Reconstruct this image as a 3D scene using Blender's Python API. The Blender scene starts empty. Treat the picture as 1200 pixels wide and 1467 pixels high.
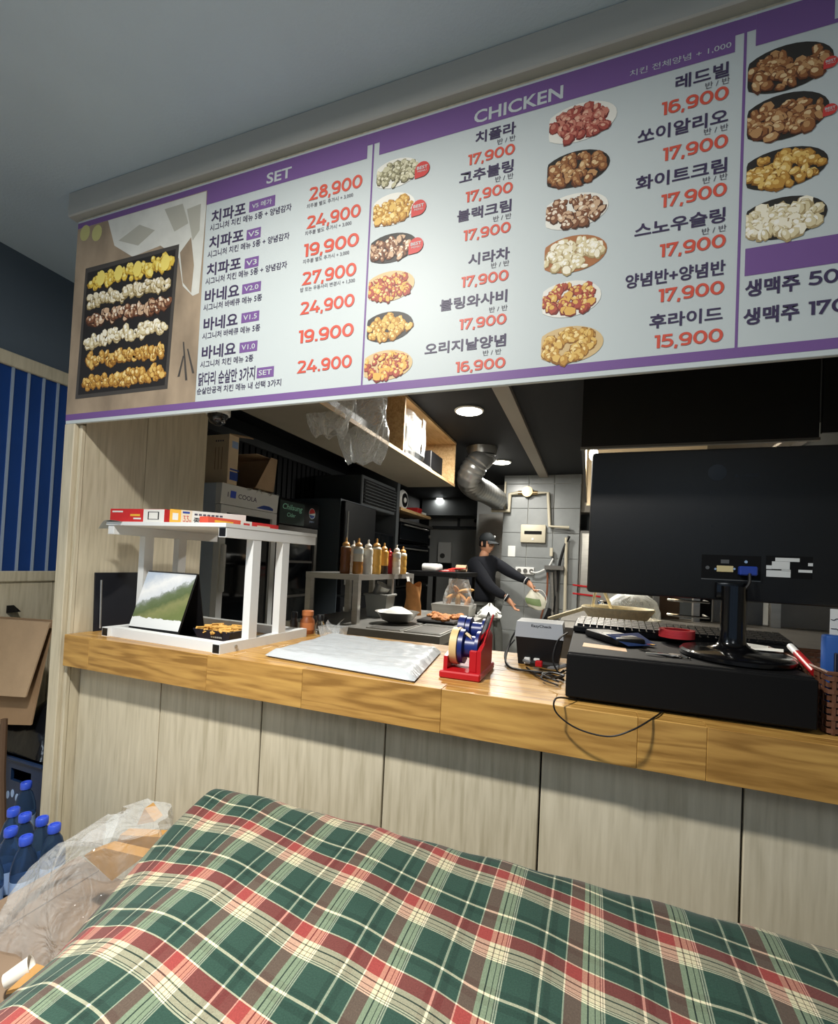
import bpy, bmesh, math, random
from mathutils import Vector, Matrix
rnd = random.Random(7)
scene = bpy.context.scene
COL = scene.collection

# ------------------------------------------------------------------ camera
FPX, PX, PY = 661.18, 600.0, 791.12
YAW, PIT, ROL = (math.radians(a) for a in (20.284, 1.325, 2.671))
_r = Vector((math.cos(YAW), math.sin(YAW), 0))
FWD = Vector((-math.sin(YAW)*math.cos(PIT), math.cos(YAW)*math.cos(PIT), math.sin(PIT)))
_u = _r.cross(FWD)
RGT = math.cos(ROL)*_r + math.sin(ROL)*_u
UP = -math.sin(ROL)*_r + math.cos(ROL)*_u
EYE = Vector((0, 0, 1.25))
cam_data = bpy.data.cameras.new('camera')
cam = bpy.data.objects.new('camera', cam_data)
COL.objects.link(cam)
m = Matrix((RGT, UP, -FWD)).transposed().to_4x4()
m.translation = EYE
cam.matrix_world = m
cam_data.sensor_fit = 'HORIZONTAL'
cam_data.sensor_width = 36
cam_data.lens = 36*FPX/1200
cam_data.shift_y = (PY-733.5)/1200
cam_data.clip_start = 0.02
scene.camera = cam

# ------------------------------------------------------------------ world and exposure
w = bpy.data.worlds.new('world')
scene.world = w
w.use_nodes = True
w.node_tree.nodes['Background'].inputs[0].default_value = (0.42, 0.62, 0.9, 1)
w.node_tree.nodes['Background'].inputs[1].default_value = 0.55
scene.view_settings.view_transform = 'Standard'
scene.view_settings.look = 'None'
scene.view_settings.gamma = 1
scene.view_settings.use_curve_mapping = False
scene.view_settings.exposure = 0.0

def area_lamp(name, loc, size, power, color=(1, 1, 1), sizey=None, rot=(0, 0, 0), shape='DISK', spread=180):
    d = bpy.data.lights.new(name, 'AREA')
    d.shape = shape
    d.size = size
    if sizey:
        d.size_y = sizey
    d.energy = power
    d.color = color
    d.spread = math.radians(spread)
    o = bpy.data.objects.new(name, d)
    o.location = loc
    o.rotation_euler = rot
    COL.objects.link(o)
    return o
DINE_LAMP = (-0.8, 0.2, 2.6)
area_lamp('dining_lamp_light', (DINE_LAMP[0], DINE_LAMP[1], 2.595), 0.16, 40, (1.0, 0.965, 0.9))
area_lamp('dining_lamp_beam', (DINE_LAMP[0], DINE_LAMP[1], 2.59), 0.14, 27, (1.0, 0.965, 0.9), spread=100)
area_lamp('dining_fill_light', (0.4, -1.7, 2.61), 0.6, 16, (0.9, 0.96, 1.0), 1.2, shape='RECTANGLE')  # unseen fill light added behind the viewer to soften the dining room
area_lamp('dining_side_fill', (-2.1, -0.9, 2.61), 0.5, 14, (0.75, 0.88, 1.0), 0.9, shape='RECTANGLE')  # unseen bluish fill light added over the left aisle
KL = [(-0.95, 3.58, 2.5, 0.105), (-1.02, 5.44, 2.5, 0.105), (-2.7, 8.3, 2.5, 0.06)]
for i, (x, y, z, r) in enumerate(KL):
    area_lamp('kitchen_downlight_light', (x, y, z-0.03), r*1.7, (76, 34, 16)[i], (1.0, 0.97, 0.9))

# ------------------------------------------------------------------ helpers
def at(x, y, Y=None, X=None, Z=None):
    """pixel of the 1200x1467 photograph -> world point on the plane Y=, X= or Z="""
    d = RGT*((x-PX)/FPX) + UP*((PY-y)/FPX) + FWD
    if Y is not None:
        t = (Y-EYE.y)/d.y
    elif X is not None:
        t = (X-EYE.x)/d.x
    else:
        t = (Z-EYE.z)/d.z
    return EYE + d*t

def lin(c):
    c = c/255
    return c/12.92 if c <= 0.04045 else ((c+0.055)/1.055)**2.4
def rgb(r, g=None, b=None):
    if isinstance(r, str):
        r, g, b = (int(r[i:i+2], 16) for i in (0, 2, 4))
    return (lin(r), lin(g), lin(b), 1)

MATS = {}
def mat(name, col, rough=0.6, metal=0.0, emit=0.0, alpha=1.0, trans=0.0, spec=0.5, noise=0.0, nscale=20.0, bump=0.0, bscale=60.0, ior=1.45, coat=0.0, stretch=None):
    if name in MATS:
        return MATS[name]
    m = bpy.data.materials.new(name)
    m.use_nodes = True
    nt = m.node_tree
    b = nt.nodes['Principled BSDF']
    c = rgb(*col) if not isinstance(col, str) else rgb(col)
    b.inputs['Base Color'].default_value = c
    b.inputs['Roughness'].default_value = rough
    b.inputs['Metallic'].default_value = metal
    b.inputs['Specular IOR Level'].default_value = spec
    b.inputs['IOR'].default_value = ior
    b.inputs['Alpha'].default_value = alpha
    b.inputs['Transmission Weight'].default_value = trans
    b.inputs['Coat Weight'].default_value = coat
    if emit:
        b.inputs['Emission Color'].default_value = c
        b.inputs['Emission Strength'].default_value = emit
    if noise or bump:
        tc = nt.nodes.new('ShaderNodeTexCoord')
        mp = nt.nodes.new('ShaderNodeMapping')
        nt.links.new(tc.outputs['Object'], mp.inputs[0])
        if stretch:
            mp.inputs['Scale'].default_value = stretch
    if noise:
        n = nt.nodes.new('ShaderNodeTexNoise')
        n.inputs['Scale'].default_value = nscale
        n.inputs['Detail'].default_value = 6
        nt.links.new(mp.outputs[0], n.inputs['Vector'])
        r = nt.nodes.new('ShaderNodeValToRGB')
        r.color_ramp.elements[0].position = 0.3
        r.color_ramp.elements[1].position = 0.7
        k0, k1 = 1-noise, 1+noise
        r.color_ramp.elements[0].color = (c[0]*k0, c[1]*k0, c[2]*k0, 1)
        r.color_ramp.elements[1].color = (min(1, c[0]*k1), min(1, c[1]*k1), min(1, c[2]*k1), 1)
        nt.links.new(n.outputs['Fac'], r.inputs[0])
        nt.links.new(r.outputs[0], b.inputs['Base Color'])
    if bump:
        n2 = nt.nodes.new('ShaderNodeTexNoise')
        n2.inputs['Scale'].default_value = bscale
        n2.inputs['Detail'].default_value = 4
        nt.links.new(mp.outputs[0], n2.inputs['Vector'])
        bp = nt.nodes.new('ShaderNodeBump')
        bp.inputs['Strength'].default_value = bump
        bp.inputs['Distance'].default_value = 0.01
        nt.links.new(n2.outputs['Fac'], bp.inputs['Height'])
        nt.links.new(bp.outputs[0], b.inputs['Normal'])
    MATS[name] = m
    return m

def wood_mat(name, cols, axis='X', scale=1.0, rough=0.5, ring=6.0, streak=1.0, coat=0.0):
    """wood: stretched noise grain along an axis, shifted per object"""
    m = bpy.data.materials.new(name)
    m.use_nodes = True
    nt = m.node_tree
    L = nt.links.new
    b = nt.nodes['Principled BSDF']
    b.inputs['Roughness'].default_value = rough
    b.inputs['Coat Weight'].default_value = coat
    b.inputs['Coat Roughness'].default_value = 0.2
    tc = nt.nodes.new('ShaderNodeTexCoord')
    oi = nt.nodes.new('ShaderNodeObjectInfo')
    ge = nt.nodes.new('ShaderNodeNewGeometry')
    mul = nt.nodes.new('ShaderNodeVectorMath')
    mul.operation = 'SCALE'
    mul.inputs[0].default_value = (7.3, 3.1, 5.7)
    L(oi.outputs['Random'], mul.inputs['Scale'])
    add = nt.nodes.new('ShaderNodeVectorMath')
    L(ge.outputs['Position'], add.inputs[0])
    L(mul.outputs[0], add.inputs[1])
    mp = nt.nodes.new('ShaderNodeMapping')
    s = {'X': (0.9, 9, 9), 'Y': (9, 0.9, 9), 'Z': (9, 9, 0.7)}[axis]
    mp.inputs['Scale'].default_value = [v*scale for v in s]
    L(add.outputs[0], mp.inputs[0])
    n1 = nt.nodes.new('ShaderNodeTexNoise')
    n1.inputs['Scale'].default_value = 1.0
    n1.inputs['Detail'].default_value = 3
    n1.inputs['Distortion'].default_value = 0.6
    L(mp.outputs[0], n1.inputs['Vector'])
    # rings: sine of warped noise gives cathedral grain
    mm = nt.nodes.new('ShaderNodeMath')
    mm.operation = 'MULTIPLY'
    mm.inputs[1].default_value = ring*6.283
    L(n1.outputs['Fac'], mm.inputs[0])
    sn = nt.nodes.new('ShaderNodeMath')
    sn.operation = 'SINE'
    L(mm.outputs[0], sn.inputs[0])
    n2 = nt.nodes.new('ShaderNodeTexNoise')
    n2.inputs['Scale'].default_value = 7.0
    n2.inputs['Detail'].default_value = 5
    L(mp.outputs[0], n2.inputs['Vector'])
    mx = nt.nodes.new('ShaderNodeMath')
    mx.operation = 'MULTIPLY_ADD'
    L(sn.outputs[0], mx.inputs[0])
    mx.inputs[1].default_value = 0.16*streak
    L(n2.outputs['Fac'], mx.inputs[2])
    ad = nt.nodes.new('ShaderNodeMath')
    ad.operation = 'MULTIPLY_ADD'
    L(oi.outputs['Random'], ad.inputs[0])
    ad.inputs[1].default_value = 0.16
    L(mx.outputs[0], ad.inputs[2])
    r = nt.nodes.new('ShaderNodeValToRGB')
    els = r.color_ramp.elements
    els[0].position, els[0].color = 0.3, rgb(cols[0])
    els[1].position, els[1].color = 0.85, rgb(cols[2])
    e = els.new(0.55)
    e.color = rgb(cols[1])
    L(ad.outputs[0], r.inputs[0])
    L(r.outputs[0], b.inputs['Base Color'])
    bp = nt.nodes.new('ShaderNodeBump')
    bp.inputs['Strength'].default_value = 0.12
    bp.inputs['Distance'].default_value = 0.004
    L(mx.outputs[0], bp.inputs['Height'])
    L(bp.outputs[0], b.inputs['Normal'])
    MATS[name] = m
    return m

def film_mat(name, col, opacity=0.25, rough=0.12, edge=0.5):
    """thin clear plastic film: mostly see-through with glossy creases"""
    if name in MATS:
        return MATS[name]
    m = bpy.data.materials.new(name)
    m.use_nodes = True
    nt = m.node_tree
    L = nt.links.new
    b = nt.nodes['Principled BSDF']
    b.inputs['Base Color'].default_value = rgb(col)
    b.inputs['Roughness'].default_value = rough
    b.inputs['Specular IOR Level'].default_value = 0.9
    fr = nt.nodes.new('ShaderNodeLayerWeight')
    fr.inputs['Blend'].default_value = 0.35
    tc = nt.nodes.new('ShaderNodeTexCoord')
    n = nt.nodes.new('ShaderNodeTexNoise')
    n.inputs['Scale'].default_value = 10
    n.inputs['Detail'].default_value = 2.5
    n.inputs['Distortion'].default_value = 2.2
    L(tc.outputs['Object'], n.inputs['Vector'])
    bp = nt.nodes.new('ShaderNodeBump')
    bp.inputs['Strength'].default_value = 0.9
    bp.inputs['Distance'].default_value = 0.02
    L(n.outputs['Fac'], bp.inputs['Height'])
    L(bp.outputs[0], b.inputs['Normal'])
    L(bp.outputs[0], fr.inputs['Normal'])
    ma = nt.nodes.new('ShaderNodeMath')
    ma.operation = 'MULTIPLY_ADD'
    L(fr.outputs['Facing'], ma.inputs[0])
    ma.inputs[1].default_value = edge
    ma.inputs[2].default_value = opacity
    ma.use_clamp = True
    L(ma.outputs[0], b.inputs['Alpha'])
    MATS[name] = m
    return m

class MB:
    """collects shapes into one mesh"""
    def __init__(s):
        s.v, s.f, s.mi, s.cur = [], [], [], 0
    def add(s, vs, fs):
        o = len(s.v)
        s.v += [tuple(p) for p in vs]
        for f in fs:
            s.f.append([i+o for i in f])
            s.mi.append(s.cur)
        return s
    def box(s, a, b):
        (x0, y0, z0), (x1, y1, z1) = a, b
        x0, x1 = min(x0, x1), max(x0, x1)
        y0, y1 = min(y0, y1), max(y0, y1)
        z0, z1 = min(z0, z1), max(z0, z1)
        vs = [(x, y, z) for z in (z0, z1) for y in (y0, y1) for x in (x0, x1)]
        return s.add(vs, [(0, 2, 3, 1), (4, 5, 7, 6), (0, 1, 5, 4), (2, 6, 7, 3), (0, 4, 6, 2), (1, 3, 7, 5)])
    def rbox(s, a, b, r=0.01, seg=2):
        bm = bmesh.new()
        lo = [min(a[i], b[i]) for i in range(3)]
        hi = [max(a[i], b[i]) for i in range(3)]
        vs = [bm.verts.new((x, y, z)) for z in (lo[2], hi[2]) for y in (lo[1], hi[1]) for x in (lo[0], hi[0])]
        for f in [(0, 2, 3, 1), (4, 5, 7, 6), (0, 1, 5, 4), (2, 6, 7, 3), (0, 4, 6, 2), (1, 3, 7, 5)]:
            bm.faces.new([vs[i] for i in f])
        r = min(r, 0.49*min(hi[i]-lo[i] for i in range(3)))
        bmesh.ops.bevel(bm, geom=bm.edges[:], offset=r, segments=seg, profile=0.5, affect='EDGES')
        bm.verts.index_update()
        s.add([v.co for v in bm.verts], [[v.index for v in f.verts] for f in bm.faces])
        bm.free()
        return s
    def prism(s, pts, ext):
        """polygon (3-D points) extruded by vector ext"""
        n = len(pts)
        e = Vector(ext)
        vs = [Vector(p) for p in pts]
        vs += [p+e for p in vs]
        fs = [list(range(n))[::-1], list(range(n, 2*n))]
        fs += [(i, (i+1) % n, n+(i+1) % n, n+i) for i in range(n)]
        return s.add(vs, fs)
    def tube(s, path, r, n=8, cap=True, closed=False):
        pts = [Vector(p) for p in path]
        m_ = len(pts)
        rs = r if isinstance(r, (list, tuple)) else [r]*m_
        base = len(s.v)
        up = None
        vs = []
        for i, p in enumerate(pts):
            if closed:
                t = pts[(i+1) % m_]-pts[i-1]
            else:
                t = pts[min(i+1, m_-1)]-pts[max(i-1, 0)]
            if t.length < 1e-9:
                t = Vector((0, 0, 1))
            t.normalize()
            if up is None:
                up = t.orthogonal().normalized()
            up = (up-t*up.dot(t))
            if up.length < 1e-6:
                up = t.orthogonal()
            up.normalize()
            sd = t.cross(up)
            for k in range(n):
                a = 2*math.pi*k/n
                vs.append(p+(up*math.cos(a)+sd*math.sin(a))*rs[i])
        fs = []
        for i in range(m_ if closed else m_-1):
            j = (i+1) % m_
            for k in range(n):
                fs.append((i*n+k, i*n+(k+1) % n, j*n+(k+1) % n, j*n+k))
        if cap and not closed:
            fs.append(list(range(n))[::-1])
            fs.append([(m_-1)*n+k for k in range(n)])
        return s.add(vs, fs)
    def bar(s, a, b, w_, h_=None, up=(0, 0, 1)):
        """rectangular bar from a to b"""
        a, b = Vector(a), Vector(b)
        h_ = h_ or w_
        t = (b-a).normalized()
        u = Vector(up)
        u = u-t*u.dot(t)
        if u.length < 1e-5:
            u = t.orthogonal()
        u.normalize()
        sd = t.cross(u)
        q = [sd*(w_/2)+u*(h_/2), sd*(-w_/2)+u*(h_/2), sd*(-w_/2)-u*(h_/2), sd*(w_/2)-u*(h_/2)]
        vs = [a+k for k in q]+[b+k for k in q]
        return s.add(vs, [(0, 1, 2, 3), (7, 6, 5, 4)]+[(i, i+4, (i+1) % 4+4, (i+1) % 4) for i in range(4)])
    def lathe(s, prof, c=(0, 0, 0), n=20, axis='Z', sx=1.0, sy=1.0):
        c = Vector(c)
        vs, fs = [], []
        for (r, z) in prof:
            for k in range(n):
                a = 2*math.pi*k/n
                p = Vector((r*math.cos(a)*sx, r*math.sin(a)*sy, z))
                if axis == 'X':
                    p = Vector((p.z, p.x, p.y))
                elif axis == 'Y':
                    p = Vector((p.x, p.z, p.y))
                vs.append(c+p)
        for i in range(len(prof)-1):
            for k in range(n):
                fs.append((i*n+k, i*n+(k+1) % n, (i+1)*n+(k+1) % n, (i+1)*n+k))
        if prof[0][0] > 1e-6:
            fs.append(list(range(n))[::-1])
        if prof[-1][0] > 1e-6:
            fs.append([(len(prof)-1)*n+k for k in range(n)])
        return s.add(vs, fs)
    def grid(s, fn, nu, nv):
        vs = [fn(i/nu, j/nv) for j in range(nv+1) for i in range(nu+1)]
        fs = [(j*(nu+1)+i, j*(nu+1)+i+1, (j+1)*(nu+1)+i+1, (j+1)*(nu+1)+i) for j in range(nv) for i in range(nu)]
        return s.add(vs, fs)
    def ball(s, c, r, n=12, k=8):
        r = r if isinstance(r, (tuple, list)) else (r, r, r)
        prof = [(math.sin(math.pi*i/k), -math.cos(math.pi*i/k)) for i in range(k+1)]
        o = len(s.v)
        s.lathe([(max(p[0], 1e-7), p[1]) for p in prof], (0, 0, 0), n)
        for i in range(o, len(s.v)):
            x, y, z = s.v[i]
            s.v[i] = (c[0]+x*r[0], c[1]+y*r[1], c[2]+z*r[2])
        return s
    def xf(s, M):
        s.v = [tuple(M @ Vector(p)) for p in s.v]
        return s
    def build(s, name, mats, parent=None, smooth=False, flip=True):
        me = bpy.data.meshes.new(name)
        me.from_pydata(s.v, [], s.f)
        if not isinstance(mats, (list, tuple)):
            mats = [mats]
        for q in mats:
            me.materials.append(MATS[q] if isinstance(q, str) else q)
        if len(mats) > 1:
            me.polygons.foreach_set('material_index', s.mi)
        if flip:
            bm = bmesh.new()
            bm.from_mesh(me)
            bmesh.ops.remove_doubles(bm, verts=bm.verts, dist=1e-6)
            bmesh.ops.recalc_face_normals(bm, faces=bm.faces)
            bm.to_mesh(me)
            bm.free()
        if smooth:
            me.polygons.foreach_set('use_smooth', [True]*len(me.polygons))
            try:
                me.set_sharp_from_angle(angle=math.radians(40))
            except Exception:
                pass
        o = bpy.data.objects.new(name, me)
        COL.objects.link(o)
        if parent:
            o.parent = parent
            if parent.get('_w'):
                o.matrix_parent_inverse = parent.matrix_basis.inverted()
        return o

def tag(o, label, cat, group=None, kind=None):
    o['label'] = label
    o['category'] = cat
    if group:
        o['group'] = group
    if kind:
        o['kind'] = kind
    return o
def struct(o, label=None):
    o['kind'] = 'structure'
    if label:
        o['label'] = label
    return o
def thing(name, label, cat, loc=(0, 0, 0), rz=0.0, group=None, local=False):
    """Empty at a thing's base; parts are modelled in world space unless local"""
    o = bpy.data.objects.new(name, None)
    o.empty_display_size = 0.05
    COL.objects.link(o)
    o.location = loc
    o.rotation_euler = (0, 0, rz)
    tag(o, label, cat, group)
    if not local:
        o['_w'] = 1
    return o
def dup(root, loc, rz=None, label=None):
    r = root.copy()
    COL.objects.link(r)
    r.location = loc
    if rz is not None:
        r.rotation_euler = (0, 0, rz)
    if label:
        r['label'] = label
    for ch in list(root.children):
        c = ch.copy()
        COL.objects.link(c)
        c.parent = r
        for g in list(ch.children):
            d = g.copy()
            COL.objects.link(d)
            d.parent = c
    return r

_txt = {}
def text_mesh(s, bold):
    key = (s, bold)
    if key not in _txt:
        c = bpy.data.curves.new('lettering', 'FONT')
        c.body = s
        c.size = 1
        c.resolution_u = 3
        c.offset = bold
        o = bpy.data.objects.new('lettering', c)
        me = bpy.data.meshes.new_from_object(o)
        vs = [tuple(v.co) for v in me.vertices]
        fs = [list(p.vertices) for p in me.polygons]
        bpy.data.objects.remove(o)
        bpy.data.curves.remove(c)
        bpy.data.meshes.remove(me)
        _txt[key] = (vs, fs)
    return _txt[key]
def _stroke(mbx, pts, w_, closed=False):
    P_ = [Vector((x, y)) for x, y in pts]
    n = len(P_)
    L_, R_ = [], []
    for i in range(n):
        a = P_[i-1] if (i or closed) else P_[i]
        b = P_[(i+1) % n] if (i < n-1 or closed) else P_[i]
        d0 = (P_[i]-a) if (P_[i]-a).length > 1e-9 else (b-P_[i])
        d1 = (b-P_[i]) if (b-P_[i]).length > 1e-9 else d0
        d0, d1 = d0.normalized(), d1.normalized()
        n0, n1 = Vector((-d0.y, d0.x)), Vector((-d1.y, d1.x))
        m_ = (n0+n1)
        m_ = m_.normalized() if m_.length > 1e-6 else n0
        k = w_/2/max(0.5, m_.dot(n0))
        L_.append(P_[i]+m_*k)
        R_.append(P_[i]-m_*k)
    zl = 0.004*len(mbx.f)/40   # overlapping strokes sit a hair apart
    vs = [(v.x, v.y, zl) for v in L_+R_]
    mbx.add(vs, [(i, (i+1) % n, n+(i+1) % n, n+i) for i in range(n if closed else n-1)])
def _sm(pts, k=5):
    P_ = [Vector((x, y, 0)) for x, y in pts]
    out = []
    for i in range(len(P_)-1):
        a, b, c, d = P_[max(i-1, 0)], P_[i], P_[i+1], P_[min(i+2, len(P_)-1)]
        for j in range(k):
            t = j/k
            q = 0.5*((2*b)+(c-a)*t+(2*a-5*b+4*c-d)*t*t+(3*b-a-3*c+d)*t**3)
            out.append((q.x, q.y))
    return out+[(P_[-1].x, P_[-1].y)]
def _ell(cx, cy, rx, ry, n=24):
    return [(cx+rx*math.cos(6.2832*i/n), cy+ry*math.sin(6.2832*i/n)) for i in range(n)]
def digits(s, w_=0.165):
    """geometric sans numerals drawn as strokes; height 1"""
    b = MB()
    x = 0.0
    h = w_/2
    for ch in s:
        g = MB()
        if ch == '0':
            _stroke(g, _ell(0.37, 0.5, 0.37-h, 0.5-h), w_, True); adv = 0.74
        elif ch == '1':
            _stroke(g, [(0, 1-h), (0.22, 1-h), (0.22, 0)], w_); adv = 0.31
        elif ch == '2':
            _stroke(g, _sm([(0.05, 0.80), (0.14, 0.91), (0.31, 1-h), (0.50, 0.87), (0.55, 0.71), (0.47, 0.53)])+[(0.10, h), (0.66, h)], w_); adv = 0.68
        elif ch == '3':
            _stroke(g, [(0.06, 1-h), (0.54, 1-h), (0.30, 0.60)]+_sm([(0.34, 0.585), (0.53, 0.50), (0.58, 0.32), (0.48, 0.13), (0.28, h), (0.02, 0.17)]), w_); adv = 0.67
        elif ch == '4':
            _stroke(g, [(0.42, 1), (0.08, 0.29), (0.76, 0.29)], w_); _stroke(g, [(0.55, 0.52), (0.55, 0)], w_); adv = 0.78
        elif ch == '5':
            _stroke(g, [(0.60, 1-h), (0.16, 1-h), (0.13, 0.56)]+_sm([(0.30, 0.58), (0.50, 0.52), (0.58, 0.33), (0.49, 0.14), (0.28, h), (0.02, 0.17)]), w_); adv = 0.67
        elif ch in '69':
            q = [_ell(0.345, 0.66, 0.345-h, 0.34-h), _sm([(0.69-h, 0.62), (0.665-h, 0.40), (0.54, 0.16), (0.36, h+0.005), (0.12, h+0.03)])]
            if ch == '6':
                q = [[(0.69-u, 1-v) for u, v in t] for t in q]
            _stroke(g, q[0], w_, True); _stroke(g, q[1], w_); adv = 0.69
        elif ch == '7':
            _stroke(g, [(h, 0.66), (h, 1-h), (0.56, 1-h), (0.19, 0)], w_); adv = 0.64
        elif ch == '8':
            _stroke(g, _ell(0.34, 0.75, 0.29-h, 0.25-h), w_, True); _stroke(g, _ell(0.34, 0.29, 0.34-h, 0.29-h), w_, True); adv = 0.68
        elif ch == ',':
            _stroke(g, [(0.10, 0.14), (0.045, -0.14)], 0.15); adv = 0.17
        elif ch == '.':
            _stroke(g, [(0.10, 0.17), (0.10, 0.0)], 0.17); adv = 0.19
        b.add([(vx+x, vy, vz) for vx, vy, vz in g.v], g.f)
        x += adv+0.055
    return b.v, b.f
def lettering(s, org, ux, uy, width, height, material, parent, bold=0.0, fit=True, name='lettering', italic=0.0):
    """flat print: org = lower left, ux/uy unit vectors in the printed plane, fitted to width x height"""
    numeric = all(c_ in '0123456789,.' for c_ in s)
    vs, fs = digits(s, 0.11+1.6*bold) if numeric else text_mesh(s, bold)
    x0 = min(v[0] for v in vs); x1 = max(v[0] for v in vs)
    y0 = min(v[1] for v in vs); y1 = max(v[1] for v in vs)
    if ',' in s and s[0].isdigit():
        y0 = 0.0
    org, ux, uy = Vector(org), Vector(ux), Vector(uy)
    nz = ux.cross(uy)
    kx = width/(x1-x0)
    ky = height/(y1-y0) if height else kx
    out = [org+ux*((v[0]-x0)*kx+italic*(v[1]-y0)*ky)+uy*((v[1]-y0)*ky)+nz*(v[2]*ky) for v in vs]
    return MB().add(out, fs).build(name, material, parent, flip=False)

# ------------------------------------------------------------------ materials
wood_mat('oak', ('8c652d', 'ac8242', 'c0964f'), 'X', 1.0, 0.38, 9, 0.9, 0.25)
wood_mat('ash_panel', ('b3a98f', 'c6bca3', 'd3c9b0'), 'Z', 1.2, 0.6, 4, 0.3)
wood_mat('ply', ('b08a58', 'c8a472', 'd8b888'), 'Y', 1.2, 0.6, 5, 0.6)
mat('black_gap', (30, 26, 24), 0.9)
mat('ceiling_paint', (184, 200, 212), 0.9, noise=0.04, nscale=3, bump=0.15, bscale=120)
mat('cornice_paint', (176, 176, 170), 0.7)
mat('blue_panel', (22, 62, 128), 0.45, noise=0.08, nscale=4)
mat('batten_grey', (150, 165, 185), 0.5)
mat('floor_tile', (186, 180, 168), 0.5, noise=0.15, nscale=6)
mat('kitchen_black', (7, 11, 17), 0.75, noise=0.1, nscale=4)
mat('kitchen_grey', (70, 74, 76), 0.7, noise=0.1, nscale=4)
mat('kitchen_white_wall', (168, 170, 168), 0.6, noise=0.05, nscale=3)
mat('wall_tile', (138, 141, 140), 0.3, noise=0.1, nscale=5)
mat('grout', (186, 186, 180), 0.8)
mat('beam_grey', (140, 134, 124), 0.7)
mat('dine_wall', (150, 146, 136), 0.8)
mat('upper_wall', (90, 102, 114), 0.8)
mat('white_paint', (225, 227, 226), 0.45)
mat('steel', (176, 174, 168), 0.34, 0.75, noise=0.08, nscale=8, stretch=(1, 1, 8))
mat('steel_dark', (112, 110, 106), 0.42, 0.7, noise=0.1, nscale=8)
mat('chrome', (210, 210, 210), 0.12, 1.0)
mat('black_plastic', (13, 13, 15), 0.45)
mat('black_gloss', (10, 10, 12), 0.15)
mat('black_matte', (7, 7, 8), 0.7, spec=0.25)
mat('navy_black', (16, 20, 30), 0.5)
mat('white_plastic', (228, 228, 224), 0.4)
mat('cardboard', (170, 144, 114), 0.85, noise=0.06, nscale=12, bump=0.1, bscale=50)
mat('cardboard_dark', (148, 120, 90), 0.85, noise=0.06, nscale=12)
mat('glass', (240, 245, 245), 0.02, trans=1.0)
mat('dark_glass', (14, 17, 20), 0.06, spec=0.6)
mat('lamp_glow', (255, 250, 235), 0.5, emit=14)
mat('red_plastic', (176, 20, 28), 0.35)
mat('print_white', (192, 200, 200), 0.5)
mat('print_purple', (116, 84, 142), 0.5)
mat('print_ink', (62, 52, 82), 0.5)
mat('print_red', (204, 84, 66), 0.5)
mat('print_badge', (196, 62, 58), 0.5)
mat('print_grey', (84, 80, 92), 0.5)

YF, YP, XJ = 1.2, 1.27, -1.878
# ------------------------------------------------------------------ dining room shell
struct(MB().box((-2.7, -3.1, -0.06), (2.5, 1.3, 0)).build('floor', 'floor_tile'))
struct(MB().box((-3.2, 1.3, -0.06), (1.8, 9.1, 0)).build('floor', 'floor_tile'))
struct(MB().box((-2.7, -3.1, 2.65), (2.5, 2.0, 2.75)).build('ceiling', 'ceiling_paint'))
# invented shop front behind the viewer, left open as blue fill for the ceiling
struct(MB().box((-2.7, -3.2, 0), (2.5, -3.1, 0.5)).build('wall_back', 'dine_wall'))
wn = struct(MB().box((-2.7, -3.2, 2.5), (2.5, -3.1, 2.65)).build('fill_opening_1', 'dine_wall'))
for x in (-2.7, -1.0, 0.7, 2.4):
    MB().box((x, -3.18, 0.5), (x+0.08, -3.12, 2.5)).build('mullion', 'black_matte', wn)
struct(MB().box((2.4, -3.1, 0), (2.5, 1.3, 2.65)).build('wall_right', 'dine_wall'))
wl = struct(MB().box((-2.75, -3.1, 0), (-2.618, 1.95, 2.65)).build('wall_left', 'upper_wall'))
y = 1.95
k = 0
batten_me = panel_me = None
while y > -0.6:
    MB().box((-2.618, y-0.056, 1.12), (-2.606, y, 2.09)).build('panel', 'blue_panel', wl)
    MB().box((-2.618, y-0.066, 1.12), (-2.598, y-0.056, 2.09)).build('batten', 'batten_grey', wl)
    y -= 0.066
MB().rbox((-2.618, -3.0, 1.068), (-2.592, 1.95, 1.12), 0.004, 1).build('rail', 'ash_panel', wl)
MB().rbox((-2.618, -3.0, 2.09), (-2.588, 1.95, 2.155), 0.004, 1).build('rail', 'ash_panel', wl)
y = 1.90
while y > -1.2:
    MB().box((-2.618, y-0.30, 0.0), (-2.606, y-0.004, 1.068)).build('panel', 'ash_panel', wl)
    y -= 0.30
struct(MB().box((-3.2, 1.79, 0), (-1.945, 1.84, 2.65)).build('wall_alcove', 'ash_panel'))

# post and jamb beside the opening
post = struct(MB().box((-1.945, YF+0.015, 0), (XJ-0.012, 1.84, 2.5)).build('wall_jamb', 'ash_panel'))
for (a, b) in ((1.236, 1.50), (1.503, 1.84)):
    MB().box((XJ-0.012, a, 0.0), (XJ, b, 2.5)).build('panel', 'ash_panel', post)
MB().rbox((-1.945, YF-0.002, 0), (-1.889, YF+0.015, 1.728), 0.002, 1).build('corner_strip', 'ash_panel', post)
MB().rbox((XJ-0.012, 1.218, 0), (XJ+0.003, 1.234, 1.728), 0.002, 1).build('corner_strip', 'ash_panel', post)
# right end of the opening, outside the frame
struct(MB().box((1.5, YF+0.015, 0), (2.4, 1.84, 1.80)).build('wall_jamb', 'ash_panel'))
# header above the opening, cornice
struct(MB().box((-1.945, YF+0.012, 1.80), (2.4, 1.30, 2.65)).build('wall_header', 'ash_panel'))
struct(MB().rbox((-1.985, YF-0.018, 2.553), (2.4, YF+0.02, 2.65), 0.004, 1).build('trim_1', 'cornice_paint'))
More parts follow.
